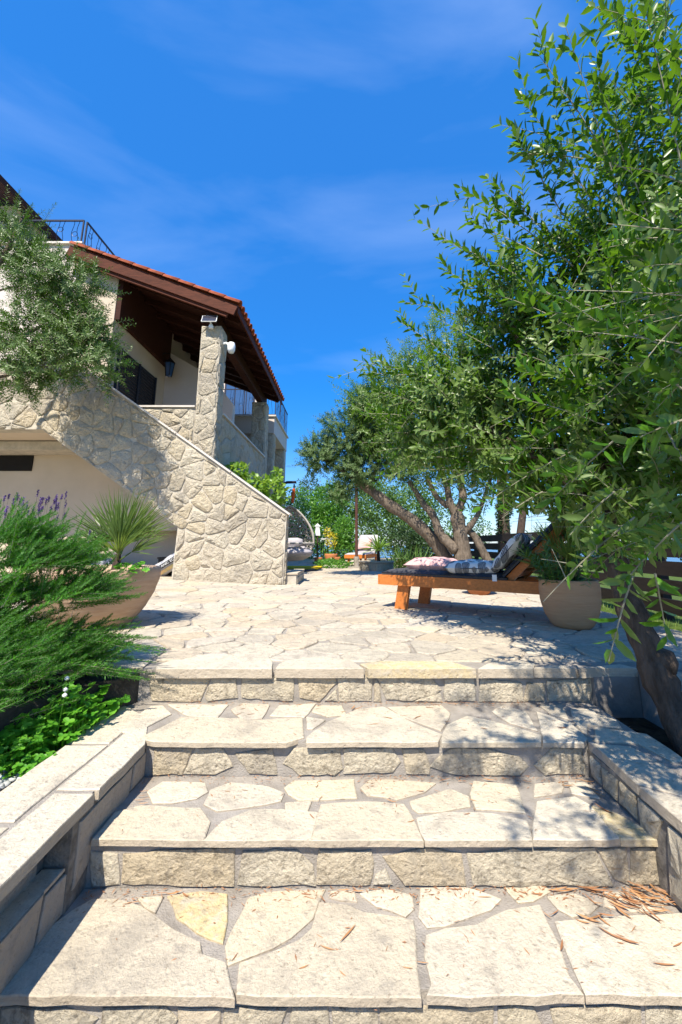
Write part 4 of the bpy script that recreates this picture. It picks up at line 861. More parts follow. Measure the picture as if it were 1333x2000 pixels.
for (x0, y0, x1, y1) in ((60,560,225,570), (60,470,110,395), (150,700,238,695), (100,520,175,480), (130,620,215,640), (90,640,200,560), (20,430,40,370), (140,740,70,775), (100,700,20,770), (170,690,235,740)):
    a = np.array(onY(x0, y0, 5.8)); v = np.array(onY(x1, y1, 5.7))-a; SB.shoot(a, v, np.linalg.norm(v), 30, .070, .0085, .02, .004, curve=(0, 0, 0))
p, d_, n_, l_, w_ = SB.arrays(); print('left leaves', len(p)); obj('foliage', leaf_geo(p, d_, n_, l_, w_, 0), M['olive_far'], tb, kind='stuff'); obj('twigs', SB.tw, M['bark'], tb, kind='stuff')

# ================================================================== OLIVE TREES, middle distance
tc_ = thing('olive_tree', (1.95, 8.0, 0), 'olive tree with several twisted pale trunks behind the wooden lounger', 'olive tree', 'olive trees')
def WP(l, Yv): return [tuple(onY(x, y, Yv+dy)) for x, y, dy in l]
limb([(WP([(905,1125,0), (905,1080,0), (898,1035,0), (892,1000,0)], 8), .17, .12), (WP([(894,1075,0), (862,1045,.1), (845,1005,.1), (828,985,.2), (800,940,.3)], 8), .095, .05),
      (WP([(895,1010,0), (880,985,0), (872,945,.1), (850,900,.2)], 8), .085, .04), (WP([(893,1000,0), (905,970,0), (900,930,.1), (920,880,0)], 8), .085, .04),
      (WP([(903,1045,0), (925,1020,-.1), (940,990,-.1), (960,930,-.1)], 8), .06, .03), (WP([(875,990,0), (850,965,0), (835,930,0)], 8), .06, .03)], 'trunk', tc_, seed=7)
limb([(WP([(955,1100,0), (940,1070,0), (925,1045,0), (905,1030,0)], 8), .085, .06)], 'trunk', tc_, seed=8)
g3 = np.random.default_rng(77)
S3 = Shoots(g3); fill_crown(S3, [E_(880, 890, 7.9, (1.15, .9, .62)), E_(830, 800, 8.0, (1.0, .9, .8)), E_(960, 830, 7.8, (1.1, .9, .9)), E_(1000, 930, 7.8, (.9, .8, .35)), E_(760, 840, 8.0, (.7, .7, .6)), E_(790, 745, 8.0, (.75, .7, .6)), E_(880, 690, 8.0, (.9, .8, .8)), E_(720, 790, 8.0, (.5, .5, .5))], 30, .085, .0115, .42, 14, up=.3, twig=.003)
p, d_, n_, l_, w_ = S3.arrays(); print('mid leaves', len(p)); obj('foliage', leaf_geo(p, d_, n_, l_, w_*1.15, 0), M['olive'], tc_, kind='stuff')
M['bush_olive'] = leaf_mat('dark_olive_leaf', (.02, .065, .010), (.07, .145, .02), (.11, .17, .06), .45, .2, (.12, .28, .03), .3)
td = thing('olive_tree', (1.75, 8.6, 0), 'dark crowned olive tree leaning far to the left over the brown pole', 'olive tree', 'olive trees')
limb([(WP([(880,1110,0), (862,1075,0), (838,1045,0), (800,1012,0), (760,985,0), (725,958,0), (703,940,0), (690,900,0)], 8.4), .15, .075), (WP([(703,940,0), (660,915,0), (625,890,0)], 8.4), .05, .02), (WP([(720,955,0), (740,900,0), (750,850,0)], 8.4), .05, .02)], 'trunk', td, seed=9)
S4 = Shoots(g3); fill_crown(S4, [E_(622, 890, 8.4, (.42, .5, .45)), E_(680, 860, 8.4, (.62, .6, .72)), E_(735, 830, 8.4, (.62, .6, .8)), E_(700, 925, 8.4, (.5, .5, .40)), E_(780, 880, 8.5, (.7, .7, .7)), E_(720, 790, 8.4, (.42, .4, .4)), E_(665, 965, 8.5, (.25, .3, .2))], 120, .060, .0085, .22, 13, up=.35, twig=.002)
p, d_, n_, l_, w_ = S4.arrays(); print('far leaves', len(p)); obj('foliage', leaf_geo(p, d_, n_, l_, w_*1.1, 0), M['bush_olive'], td, kind='stuff')

# ================================================================== HEDGES AND TREES BEHIND
def B(x, y, Y, r): return (tuple(onY(x, y, Y)), r)
bg_ = 'bushes and trees closing the far end of the terrace'
bush('bush', (-2.4, 19, 0), [B(585, 1010, 19, (.9, .8, 1.3)), B(585, 1060, 19, (.9, .8, 1.0))], 5200, .10, 'bush_bright', 'yellow green bush behind the egg chair beside the house', 'bush', bg_, seed=1)
bush('conifer', (-1.6, 22, 0), [B(605, 965, 23, (.75, .8, 1.0)), B(607, 985, 23, (1.0, .9, 1.0)), B(604, 1030, 23, (1.1, .9, 1.4))], 5200, .11, 'bush_dark', 'dark rounded conifer top rising behind the bright bush by the house', 'tree', bg_, seed=2)
bush('bush', (-.9, 18, 0), [B(640, 985, 18, (.8, .7, .9)), B(645, 1040, 18, (.95, .8, 1.1))], 5600, .12, 'bush_bright', 'tall light green broadleaf bush right of the egg chair', 'bush', bg_, seed=3)
bush('tree', (.2, 19.5, 0), [B(690, 960, 20, (1.2, .9, 1.3)), B(740, 1000, 20, (1.3, .9, 1.3)), B(700, 1040, 20, (1.2, .9, 1.0)), B(660, 1000, 21, (.9, .8, 1.2))], 9000, .12, 'bush_mid', 'dense mid green tree behind the brown pole', 'tree', bg_, seed=4)
bush('ivy_column', (-.1, 15, 0), [B(673, 1040, 15, (.34, .35, .55)), B(674, 1072, 15, (.36, .35, .4))], 2600, .085, 'bush_bright', 'bright green climber heaped in a column left of the brown pole', 'climber', seed=5)
bush('bush', (1.2, 17, 0), [B(750, 1030, 17, (.9, .7, 1.1)), B(735, 980, 17, (.9, .7, .9)), B(790, 1000, 17, (.8, .7, 1.2))], 7000, .10, 'bush_mid', 'mid green hedge behind the spiky plant in the stone planter', 'hedge', bg_, seed=6)
bush('shrub', (1.9, 13.5, 0), [B(790, 1060, 13.5, (.55, .5, .5)), B(830, 1065, 13.5, (.6, .5, .45))], 3400, .09, 'bush_dark', 'low dark shrub under the leaning olive trunk', 'shrub', bg_, seed=7)
bush('shrub', (2.2, 15, 0), [B(860, 1010, 15, (.9, .7, .9)), B(815, 1000, 15, (.7, .7, 1.1))], 4600, .10, 'bush_mid', 'loose green shrub seen between the olive trunks', 'shrub', bg_, seed=8)
bush('bush', (-3, 17.5, 0), [B(560, 1030, 21, (.9, .8, 1.5))], 2600, .10, 'bush_mid', 'green bush glimpsed at the corner of the house', 'bush', bg_, seed=9)
bush('ground_cover', (-.5, 13.2, 0), [(tuple(onZ(652, 1104, .08)), (.50, .35, .15)), (tuple(onZ(640, 1100, .06)), (.35, .3, .12))], 1500, .07, 'bush_bright', 'low bright green plants at the foot of the climber', 'plant', seed=10)
bush('yellow_shrub', (-.7, 14.6, 0), [B(647, 1055, 14.6, (.20, .20, .26)), B(641, 1040, 14.6, (.12, .12, .16))], 420, .06, 'yellowflower', 'yellow leaved shrub standing in a clay pot near the egg chair', 'shrub', seed=11)
iv = bush('tree', (3.9, 10.5, -.1), [B(983, 1030, 10.5, (.15, .15, .6)), B(985, 990, 10.5, (.18, .18, .4))], 1500, .07, 'bush_dark', 'slender ivy clad trunk by the fence right of the olive trunks', 'tree', trunk=[(WP([(988,1110,0), (985,1040,0), (983,985,0), (975,900,0)], 10.5), [.17, .15, .13, .08])], seed=12)
pn = bush('pine_tree', (6.2, 15, -.6), [B(1110, 960, 15, (1.1, .8, .5)), B(1085, 985, 15, (.7, .6, .4)), B(1150, 930, 15, (1.2, .9, .9)), B(1060, 1045, 15, (.35, .3, .3)), B(1180, 1000, 15, (1.0, .8, .7))], 7500, .12, 'bush_mid', 'pine tree with bare slim trunk beyond the fence', 'pine tree',
          trunk=[(WP([(1013,1100,0), (1016,1050,0), (1022,1000,0), (1026,960,0), (1040,880,0)], 13), [.13, .12, .11, .10, .07])], seed=13, wr=.12)
bush('tree', (9, 14, -.6), [B(1270, 950, 13, (1.8, 1.2, 1.5)), B(1330, 1030, 13, (1.2, 1, .8)), B(1210, 1060, 14, (1.1, .8, .55))], 8000, .13, 'bush_dark', 'dark tree beyond the fence behind the large foreground olive', 'tree', bg_, seed=14)
bush('shrub', (4.5, 16, -.2), [B(930, 1015, 16, (.25, .3, .9)), B(945, 1040, 16, (.35, .3, .5))], 900, .08, 'bush_mid', 'thin upright shrub against the sky above the fence', 'shrub', bg_, seed=15)
# lemon bush behind the stair coping
bush('lemon_bush', (-1.9, 8.6, 0), [B(462, 925, 8.5, (.25, .22, .22)), B(495, 950, 8.5, (.3, .25, .25)), B(528, 965, 8.7, (.35, .25, .35)), B(540, 930, 8.9, (.12, .12, .15)), B(500, 1000, 8.6, (.4, .3, .5))], 1500, .11, 'lemon', 'light green leafy bush showing above the sloping stair coping', 'bush', detail=1, seed=16, trunk=[([(-1.9, 8.55, 0), (-1.9, 8.5, 1.2)], [.03, .02])])

# ================================================================== ROSEMARY, LAVENDER, WEEDS
ros = thing('rosemary_bush', (-1.9, 2.1, 0), 'big spreading rosemary bush spilling over the left bed beside the wide clay bowl', 'rosemary')
SR = Shoots(np.random.default_rng(8)); gr = SR.g
def rshoot(b, v, ln_): SR.shoot(b, v, ln_, int(ln_*230), .024, .0026, sag=.0, twig=.0018, k=3, start=.02, spread=.55, curve=(0, 0, 0))
for c, r_e, n in (((-1.95, 2.15, .16), (.45, .40, .26), 800), ((-1.70, 1.95, .10), (.32, .35, .18), 540), ((-1.50, 2.30, .06), (.28, .28, .16), 300), ((-2.05, 1.75, .08), (.4, .35, .24), 560), ((-1.55, 1.75, .02), (.2, .25, .12), 120), ((-1.95, 2.3, .36), (.3, .3, .13), 260), (tuple(onY(75, 1105, 2.3)), (.26, .25, .13), 260), (tuple(onY(140, 1165, 2.35)), (.20, .2, .12), 170), (tuple(onY(20, 1060, 2.3)), (.2, .2, .12), 120)):
    for i in range(n):
        u = nrm(gr.normal(size=3)); u[2] = abs(u[2])*.9-.15; b_ = np.array(c)+u*np.array(r_e)*gr.uniform(.3, .95)
        rshoot(b_, u*.45+np.array([.75, .0, .30])+gr.normal(size=3)*.22, gr.uniform(.11, .21))
for (x0, y0, Y0, x1, y1, Y1) in ((120,1230,2.3, 320,1275,2.3), (140,1250,2.25, 310,1260,2.35), (90,1150,2.2, 150,1010,2.35), (60,1140,2.2, 128,990,2.3), (100,1200,2.2, 298,1150,2.5), (130,1180,2.3, 240,1175,2.5), (110,1150,2.2, 190,1065,2.4),
    (60,1330,1.9,160,1270,2.0), (0,1370,1.8,110,1310,1.9), (0,1300,1.8,120,1230,1.9), (40,1390,1.9,170,1340,2.0), (130,1300,2.1,270,1310,2.2), (150,1310,2.2,280,1330,2.3), (0,1180,1.9,70,1080,2.0), (180,1290,2.3,300,1300,2.4), (20,1100,2.1,60,985,2.2), (0,1050,2,15,975,2), (0,1130,1.8,90,1090,2.0), (150,1220,2.3,270,1215,2.45),(170,1240,2.3,285,1240,2.4), (60,1200,1.9,175,1150,2.1)):
    a = np.array(onY(x0, y0, Y0)); v = np.array(onY(x1, y1, Y1))-a
    for q in range(2): rshoot(a+gr.normal(size=3)*.02, v+gr.normal(size=3)*.02, np.linalg.norm(v))
p, d_, n_, l_, w_ = SR.arrays(); print('needles', len(p)); obj('needles', leaf_geo(p, d_, n_, l_, w_, 0), M['rosemary'], ros, kind='stuff'); obj('stems', SR.tw, M['twig'], ros, kind='stuff')
lav = thing('lavender', (-2.9, 3.0, 0), 'lavender with purple flower spikes behind the rosemary', 'lavender')
lr = random.Random(3); stm = MB(); g8 = np.random.default_rng(4); lp = []
for i in range(42):
    x, y = lr.uniform(-3.05, -2.0), lr.uniform(2.85, 3.2); q = onY(lr.uniform(5, 130) if i < 38 else lr.uniform(130, 185), lr.uniform(965, 1015) if i < 38 else lr.uniform(1045, 1075), y); a = Vector((q.x-.06, y, .15)); e = q
    stm.tube([a, a.lerp(e, .5)+Vector((.02, 0, .01)), e], .0014, 3)
    if i < 46:
        b = MB(); dirn = (e-a).normalized(); ln_ = lr.uniform(.035, .06); P_ = []
        for k in range(12):
            c = e+dirn*ln_*(k/12-.3); lp_ = nrm(g8.normal(size=(3, 3))+np.array(dirn)*.5); V, F_ = leaf_geo(np.repeat([list(c)], 3, 0), lp_, g8.normal(size=(3, 3)), np.full(3, .011), np.full(3, .004), 0); b.add(V.tolist(), F_.tolist())
        obj('flower_spike', b, M['purple'], lav)
P_ = np.column_stack([g8.uniform(-3.0, -2.05, 900), g8.uniform(2.85, 3.2, 900), g8.uniform(.05, .40, 900)]); obj('leaves', leaf_geo(P_, nrm(g8.normal(size=(900, 3))*.5+UPV), g8.normal(size=(900, 3)), g8.uniform(.03, .05, 900), np.full(900, .0025), 0), M['bush_mid'], lav, kind='stuff')
obj('stems', stm, M['bush_mid'] if False else M['twig'], lav, kind='stuff')
def weed(loc, n, rad, hmax, size, label, seed, round_=True, cat='weed'):
    g = np.random.default_rng(seed); t = thing('weed_clump', loc, label, cat, 'weeds growing at the foot of the rosemary bed'); lb = MB(); sb = MB()
    for i in range(n):
        a = g.uniform(0, 6.28); q = g.random()**.5*rad; b_ = np.array(loc)+np.array([math.cos(a)*q, math.sin(a)*q, 0]); h = hmax*g.uniform(.35, 1)*(1-.5*q/rad); top = b_+np.array([g.normal()*.02+.01, g.normal()*.02-.01, h])
        sb.tube([b_.tolist(), ((b_+top)/2+g.normal(size=3)*.005).tolist(), top.tolist()], .0012, 3)
        nn0 = nrm(np.array([g.normal()*.35, -.25+g.normal()*.3, 1.])); u = nrm(np.cross(nn0, g.normal(size=3))); v = np.cross(nn0, u)
        for k in range(3 if round_ else 5):
            an = k*6.283/(3 if round_ else 5); dd = u*math.cos(an)+v*math.sin(an); s_ = size*g.uniform(.7, 1.2); m = 7
            pts = [top]+[top+dd*s_*(.5+.5*math.cos(x))+np.cross(nn0, dd)*s_*.42*math.sin(x)+nn0*s_*.08*abs(math.sin(x)) for x in np.linspace(-2.2, 2.2, m)]
            lb.add([tuple(p_) for p_ in pts], [(0, j, j+1) for j in range(1, m)])
    obj('leaves', lb, M['weed'], t, smooth=False, kind='stuff'); obj('stems', sb, M['weed'], t, kind='stuff'); return t
weed((-1.28, 2.08, -.235), 260, .13, .30, .024, 'low bright clover like weeds beside the top of the left coping', 1)
weed((-1.24, 2.27, -.235), 80, .09, .24, .038, 'broad leaved bright weed in the corner beside the terrace edge', 2, False)
weed((-1.36, 1.93, -.235), 240, .11, .22, .022, 'small leaved green weeds next to the white pebbles', 3)
weed((-1.24, 1.86, -.235), 90, .06, .10, .017, 'low sunlit weed tuft right beside the left coping and pebbles', 4)
dn = thing('seed_head_flower', (-1.42, 2.0, -.23), 'thin stems with three small white flower heads against the dark wall', 'flower')
for i, (x, y) in enumerate(((131, 1325), (128, 1347), (127, 1358))):
    q = onY(x, y, 2.0-.02*i); b = MB(); b.tube([(q.x-.02, q.y, -.23), (q.x-.01, q.y, (q.z-.23)/2), tuple(q)], .0012, 3); obj('stem', b, M['weed'], dn); b = MB(); b.lathe([(.001, -.009), (.009, -.004), (.010, .003), (.001, .010)], tuple(q), 8); obj('flower_head', b, M['whiteflower'], dn, smooth=True)

# ================================================================== POTS
def fronds(t, hub, n, ln_, w, seed, spread=1.25, tilt=0, blades=22, mat='palm', petiole=.16, up=.75, root=None):
    g = np.random.default_rng(seed)
    for i in range(n):
        az = i*2.4+g.normal()*.3; out = np.array([math.cos(az), math.sin(az), 0]); f = (i+.5)/n; ax = nrm(out*(.10+f*.95)+UPV*(1.1-f*.75)); r0 = np.array(root if root else hub); h = r0+ax*petiole*g.uniform(.8, 1.3)
        b = MB(); b.tube([tuple(r0), tuple((r0+h)/2+out*.01), tuple(h)], [.006, .005, .004], 5)
        nn0 = nrm(np.cross(ax, np.cross(UPV, ax)+g.normal(size=3)*.15)); s_ = nrm(np.cross(ax, nn0)); P_, D_, N_, Ls = [], [], [], []
        for k in range(blades):
            a = (k/(blades-1)-.5)*2*spread; P_.append(h); D_.append(ax*math.cos(a)+s_*math.sin(a)+nn0*(.12+g.normal()*.05)); N_.append(nn0+s_*math.sin(a)*.3+g.normal(size=3)*.15); Ls.append(ln_*(1-.25*abs(a)/spread)*g.uniform(.88, 1.1))
        Ls = np.array(Ls); V, F_ = leaf_geo(np.array(P_), np.array(D_), np.array(N_), Ls, np.full(blades, w), 1, .35, .10); b.add(V.tolist(), F_.tolist())
        obj('frond', b, M[mat], t)
def pot(name, loc, rb, rt_, h, label, cat='pot', mat='pot', bulge=1.0, k=40, wall=.035, group=None):
    t = thing(name, loc, label, cat, group); prof = []
    for i in range(13):
        q = i/12; r0 = rb+(rt_-rb)*math.sin(q*math.pi/2)**.85 if bulge == 1 else rb+(rt_-rb)*(q**.55)+bulge*math.sin(q*math.pi)*.03; prof.append((r0*(1+.006*math.sin(i*2.1)), h*q))
    prof += [(rt_-wall*.4, h+.008), (rt_-wall, h-.004), (rt_-wall*1.3, h-.05)]
    b = MB(); b.lathe(prof, loc, k); obj('pot_body', b, M[mat], t, smooth=True)
    b = MB(); b.lathe([(.01, h-.06), (rt_-wall*1.15, h-.055), (rt_-wall*1.3, h-.08)], loc, 20); s_ = obj('pot_soil', b, M['soil'], t)
    return t
pot('planter_bowl', (-2.10, 3.60, 0), .28, .50, .46, 'wide sandy clay bowl planter on the terrace at the left, holding a small palm', wall=.045)
fp = thing('fan_palm', (-1.90, 3.52, .41), 'young fan palm with spiky green fronds growing in the wide clay bowl', 'palm')
b = MB(); b.tube([(-1.90, 3.52, .39), (-1.89, 3.52, .50), (-1.885, 3.52, .58)], [.04, .032, .02], 7); obj('palm_trunk', b, M['darkbark'], fp)
def fan(t, root, hub, ax, nn0, n, ln_, w, spread, seed, mat='palm', cup=.25):
    g = np.random.default_rng(seed); b = MB(); r0 = np.array(root); h = np.array(hub); ax = nrm(np.array(ax, float)); nn0 = nrm(np.array(nn0, float)); s_ = np.cross(ax, nn0)
    b.tube([tuple(r0), tuple((r0+h)/2), tuple(h)], [.008, .006, .005], 5); a = np.linspace(-spread, spread, n)+g.normal(size=n)*.02
    D_ = ax*np.cos(a)[:, None]+s_*np.sin(a)[:, None]+nn0*(cup*(.3+np.abs(a)/spread)+g.normal(size=n)*.09)[:, None]
    V, F_ = leaf_geo(np.repeat([h], n, 0), D_, nn0+s_*np.sin(a)[:, None]*.5+g.normal(size=(n, 3))*.25, ln_*(1-.12*np.abs(a)/spread)*g.uniform(.85, 1.08, n), np.full(n, w), 1, .4, .06); b.add(V.tolist(), F_.tolist()); obj('frond', b, M[mat], t)
rt0 = (-1.885, 3.52, .52)
for i, (dx, dy, dz, ax, nn0, ln_, sp) in enumerate(((.0, -.02, .14, (.0, .0, 1), (.15, -1, .2), .48, 1.25), (.04, .03, .16, (.25, .1, 1), (.3, -1, .25), .46, 1.2), (-.03, .04, .15, (-.3, .15, 1), (-.2, -1, .2), .45, 1.2), (.03, -.05, .11, (.35, -.3, .9), (.2, -.8, .5), .42, 1.3),
    (-.07, -.02, .08, (-.7, -.2, .6), (-.3, -.8, .6), .34, 1.0), (.10, .0, .07, (.9, -.1, .45), (0, -.7, .8), .40, .8), (-.02, .10, .15, (0, .5, 1), (0, -1, .5), .42, 1.2), (-.16, .02, .10, (-1, 0, .45), (0, -.6, .9), .28, .55), (.05, -.10, .06, (.4, -.8, .4), (0, -.4, 1), .34, .9))):
    fan(fp, rt0, (rt0[0]+dx, rt0[1]+dy, rt0[2]+dz), ax, nn0, 34 if i < 4 else 24, ln_, .0055, sp, i)
weed((-1.73, 3.42, .41), 30, .12, .14, .03, 'few green weeds sprouting beside the palm in the wide clay bowl', 21, False)
weed((-2.25, 3.45, .40), 40, .2, .08, .022, 'low seedlings along the rim of the wide clay bowl', 22, True)
pot('clay_pot', (1.80, 3.58, 0), .128, .222, .37, 'rounded sandy clay pot with a palm, right of the lounger', mat='potwarm', wall=.03, bulge=.9)
rp_ = thing('fan_palm', (1.76, 3.60, .33), 'yellow green dwarf palm growing in the rounded clay pot beside the lounger', 'palm')
fronds(rp_, (1.86, 3.62, .36), 11, .34, .0065, 6, .6, blades=16, petiole=.26)
for i, (ax_, h_) in enumerate((((.0, -.1, 1), .32), ((.15, 0, 1), .44), ((.35, -.1, 1), .32), ((.2, -.3, 1), .24))): fan(rp_, (1.84, 3.6, .36), (1.84+ax_[0]*h_, 3.6+ax_[1]*h_, .36+h_), ax_, (.1, -1, .2), 22, .40, .005, .75, 50+i)
for i, (ax_, h_) in enumerate((((-.12, -.1, 1), .34), ((.08, -.2, 1), .40), ((.02, -.35, 1), .26))): fan(rp_, (1.72, 3.48, .36), (1.72+ax_[0]*h_, 3.48+ax_[1]*h_, .36+h_), ax_, (.1, -1, .2), 20, .36, .005, .42, 70+i, 'palmlight')
g9 = np.random.default_rng(12); SP = Shoots(g9)
for i in range(46): a = g9.uniform(0, 6.28); q = g9.uniform(0, .2); SP.shoot((1.76+math.cos(a)*q, 3.6+math.sin(a)*q, .33), np.array([math.cos(a)*.4, math.sin(a)*.4, 1.]), g9.uniform(.2, .55), 12, .07, .009, .1, .0015)
p, d_, n_, l_, w_ = SP.arrays(); ov = thing('pot_plant', (1.76, 3.6, .33), 'leafy dark green filler plant around the palm in the rounded clay pot', 'plant'); obj('leaves', leaf_geo(p, d_, n_, l_, w_, 1), M['bush_mid'], ov, kind='stuff'); obj('stems', SP.tw, M['weed'], ov, kind='stuff')
q = onZ(850, 1150, 0); pot('terracotta_pot', (q.x, q.y+.12, 0), .13, .2, .25, 'small terracotta pot under the left half of the lounger', 'pot', 'terracotta', group='terracotta pots behind the lounger')
q = onZ(943, 1164, 0); pot('terracotta_pot', (q.x, q.y+.14, 0), .11, .235, .27, 'wide terracotta pot seen under the middle of the lounger', 'pot', 'terracotta', group='terracotta pots behind the lounger')
for x, y, s_, lb in ((647, 1090, .22, 'round orange clay pot holding the yellow shrub'), (657, 1090, .15, 'small brown clay pot right of the round orange pot'), (622, 1092, .14, 'small clay pot beside the egg chair cushion')):
    q = onZ(x, y+3, 0); q = Vector((q.x*14.6/q.y, 14.6, 0)); pot('clay_pot', tuple(q), s_*.6, s_, s_*1.5, lb, 'pot', 'terracotta', k=20, group='clay pots at the far end')

# spiky plant in stone planter
pls = thing('stone_planter', (.7, 11.0, 0), 'low round stone planter in front of the dark hedge', 'planter')
b = MB(); b.lathe([(.41, 0), (.43, .20)], (.70, 11.05, 0), 24); pb_ = obj('planter_body', b, M['walljoint'], pls)
for i in range(15):
    a0 = i*2*math.pi/15+.02; a1 = (i+1)*2*math.pi/15-.02
    stone('stone', [(a0, .01), (a1, .01), (a1+.01, .19), (a0-.01, .19)], lambda u, v, h: (.70+(.425+h)*math.cos(u), 11.05+(.425+h)*math.sin(u), v), .012, .004, M['wall'], pb_, 0)
b = MB(); b.lathe([(.01, .20), (.46, .20), (.465, .235), (.36, .24), (.34, .20)], (.70, 11.05, 0), 28); obj('planter_rim', b, M['slab'], pls)
yu = thing('yucca', (.76, 11.1, .2), 'spiky light green rosette plant on a short stem in the stone planter', 'yucca')
b = MB(); b.tube([(.76, 11.1, .18), (.76, 11.1, .5)], [.05, .035], 7); obj('stem', b, M['darkbark'], yu)
gy = np.random.default_rng(3); n = 70; D_ = nrm(np.column_stack([gy.normal(size=n), gy.normal(size=n), gy.uniform(-.1, 1.7, n)])); obj('leaves', leaf_geo(np.repeat([[.76, 11.1, .52]], n, 0), D_, np.repeat([[0, 0, 1.]], n, 0)+gy.normal(size=(n, 3))*.3, gy.uniform(.35, .55, n), np.full(n, .018), 1, .3, .15), M['lemon'], yu, kind='stuff')
ag = thing('spiky_plant', (1.3, 11.6, 0), 'dark green strap leaved plant right of the stone planter', 'plant')
n = 120; D_ = nrm(np.column_stack([gy.normal(size=n), gy.normal(size=n), gy.uniform(.4, 2.2, n)])); obj('leaves', leaf_geo(np.column_stack([gy.uniform(1.1, 2.1, n), gy.uniform(11.5, 12, n), np.zeros(n)]), D_, gy.normal(size=(n, 3)), gy.uniform(.4, .8, n), np.full(n, .016), 1, .3, .15), M['bush_mid'], ag, kind='stuff')
bush('flowering_plant', (1.25, 10.6, 0), [((1.28, 10.6, .16), (.14, .12, .14))], 260, .05, 'yellowflower', 'small yellow flowering plant between the planter and the lounger', 'flowers', seed=31)

# ================================================================== WOODEN LOUNGERS
def lounger(loc, rot, label, fab, with_back=True, scale=1., wood='teak'):
    """local frame: x along (0 foot, 2 head), y across, z up"""
    t = thing('sun_lounger', (0, 0, 0), label, 'sun lounger', 'wooden sun loungers'); W = .66
    for y0 in (0, W-.045):
        b = MB(); b.box(0, 1.78, y0, y0+.045, .245, .345); obj('side_rail', b, M[wood], t)
        for xx, sl_ in ((.20, -.06), (1.60, .04)):
            b = MB(); yy = y0+.047 if y0 == 0 else y0-.047; b.prism([(xx-.0, yy, .30), (xx+.13, yy, .30), (xx+.13+sl_, yy, 0), (xx+sl_, yy, 0)], (0, .045 if y0 == 0 else .045, 0)); obj('leg', b, M[wood], t)
    b = MB(); b.box(-.022, -.002, 0, W, .245, .345); obj('end_rail', b, M[wood], t); b = MB(); b.box(1.782, 1.80, 0, W, .245, .345); obj('end_rail', b, M[wood], t)
    for i in range(13): b = MB(); b.box(.05+i*.1, .12+i*.1, .047, W-.047, .315, .338); obj('slat', b, M[wood], t)
    A_ = R(44); c0 = Vector((1.30, 0, .345)); ax = Vector((math.cos(A_), 0, math.sin(A_))); nz_ = Vector((-math.sin(A_), 0, math.cos(A_)))
    for y0 in (.055, W-.10):
        b = MB(); b.obox(c0+ax*.40+Vector((0, y0+.022, 0))+nz_*.0, ax, (0, 1, 0), nz_, .40, .022, .032); obj('back_rail', b, M[wood], t)
    for i in range(7): b = MB(); b.obox(c0+ax*(.08+i*.11)+Vector((0, W/2, 0))-nz_*.01, ax, (0, 1, 0), nz_, .032, W/2-.105, .009); obj('back_slat', b, M[wood], t)
    b = MB(); b.tube([(1.70, .09, .33), tuple(c0+ax*.52+Vector((0, .09, -.03)))], .02, 4); b.tube([(1.70, W-.09, .33), tuple(c0+ax*.52+Vector((0, W-.09, -.03)))], .02, 4); obj('back_support', b, M[wood], t)
    # mattress with soft section
    def soft(o0, a, nv, L_, th, nx_=24, ny_=10):
        vs = []; 
        for i in range(nx_+1):
            for j in range(ny_+1):
                u = i/nx_; v = j/ny_; e = min(1, min(v, 1-v)*7)**.5*min(1, min(u, 1-u)*18)**.5; q = 1-.10*abs(math.cos(u*math.pi*6))**8
                vs.append(o0+a*L_*u+Vector((0, .01+(W-.02)*v, 0))+nv*(th*.35+th*.65*e*q))
        m = len(vs); 
        for i in range(nx_+1):
            for j in range(ny_+1): vs.append(o0+a*L_*(i/nx_)+Vector((0, .01+(W-.02)*j/ny_, 0)))
        f = [(i*(ny_+1)+j, (i+1)*(ny_+1)+j, (i+1)*(ny_+1)+j+1, i*(ny_+1)+j+1) for i in range(nx_) for j in range(ny_)]
        for i in range(nx_):
            for j in (0, ny_): a_, b_ = i*(ny_+1)+j, (i+1)*(ny_+1)+j; f.append((a_, b_, b_+m, a_+m))
        for j in range(ny_):
            for i in (0, nx_): a_, b_ = i*(ny_+1)+j, i*(ny_+1)+j+1; f.append((a_, b_, b_+m, a_+m))
        return vs, f
    vs, f = soft(Vector((.02, 0, .348)), Vector((1, 0, 0)), Vector((0, 0, 1)), 1.28, .055); b = MB(); b.add(vs, f); obj('seat_cushion', b, M[fab], t, smooth=True)
    vs, f = soft(c0+nz_*.035+ax*.0, ax, nz_, .84, .055, 16); b = MB(); b.add(vs, f); bc = obj('back_cushion', b, M[fab], t, smooth=True)
    if fab == 'charcoal':
        b = MB(); vs2 = []; k = 12
        for i in range(k):
            a = 2*math.pi*i/k
            for y in (.06, W-.06): vs2.append(c0+ax*(.72+.10*math.cos(a))+nz_*(.10+.045*math.sin(a))+Vector((0, y, 0)))
        b.add(vs2, [(2*i, 2*i+1, (2*i+3) % (2*k), (2*i+2) % (2*k)) for i in range(k)]+[tuple(range(0, 2*k, 2)), tuple(range(2*k-1, 0, -2))]); obj('head_cushion', b, M[fab], bc)
    t.location = loc; t.rotation_euler = (0, 0, rot); return t
A0 = onZ(742, 1122, .345); A1 = onZ(1050, 1137, .345); ang = math.atan2(A1.y-A0.y, A1.x-A0.x); print('lounger', A0, A1, ang, (A1-A0).length)
Ld = Vector((math.cos(ang), math.sin(ang), 0)); Ls_ = Vector((-math.sin(ang), math.cos(ang), 0))
lg = lounger((A0.x, A0.y, 0), ang, 'orange wooden sun lounger with charcoal mattress and raised back in the middle of the terrace', 'charcoal')
for ch in lg.children:
    if ch.name.startswith('leg'): ch.data = ch.data.copy()
b = MB(); 
w2 = lambda a, b_, c: tuple(Vector((A0.x, A0.y, 0))+Ld*a+Ls_*b_+Vector((0, 0, c)))
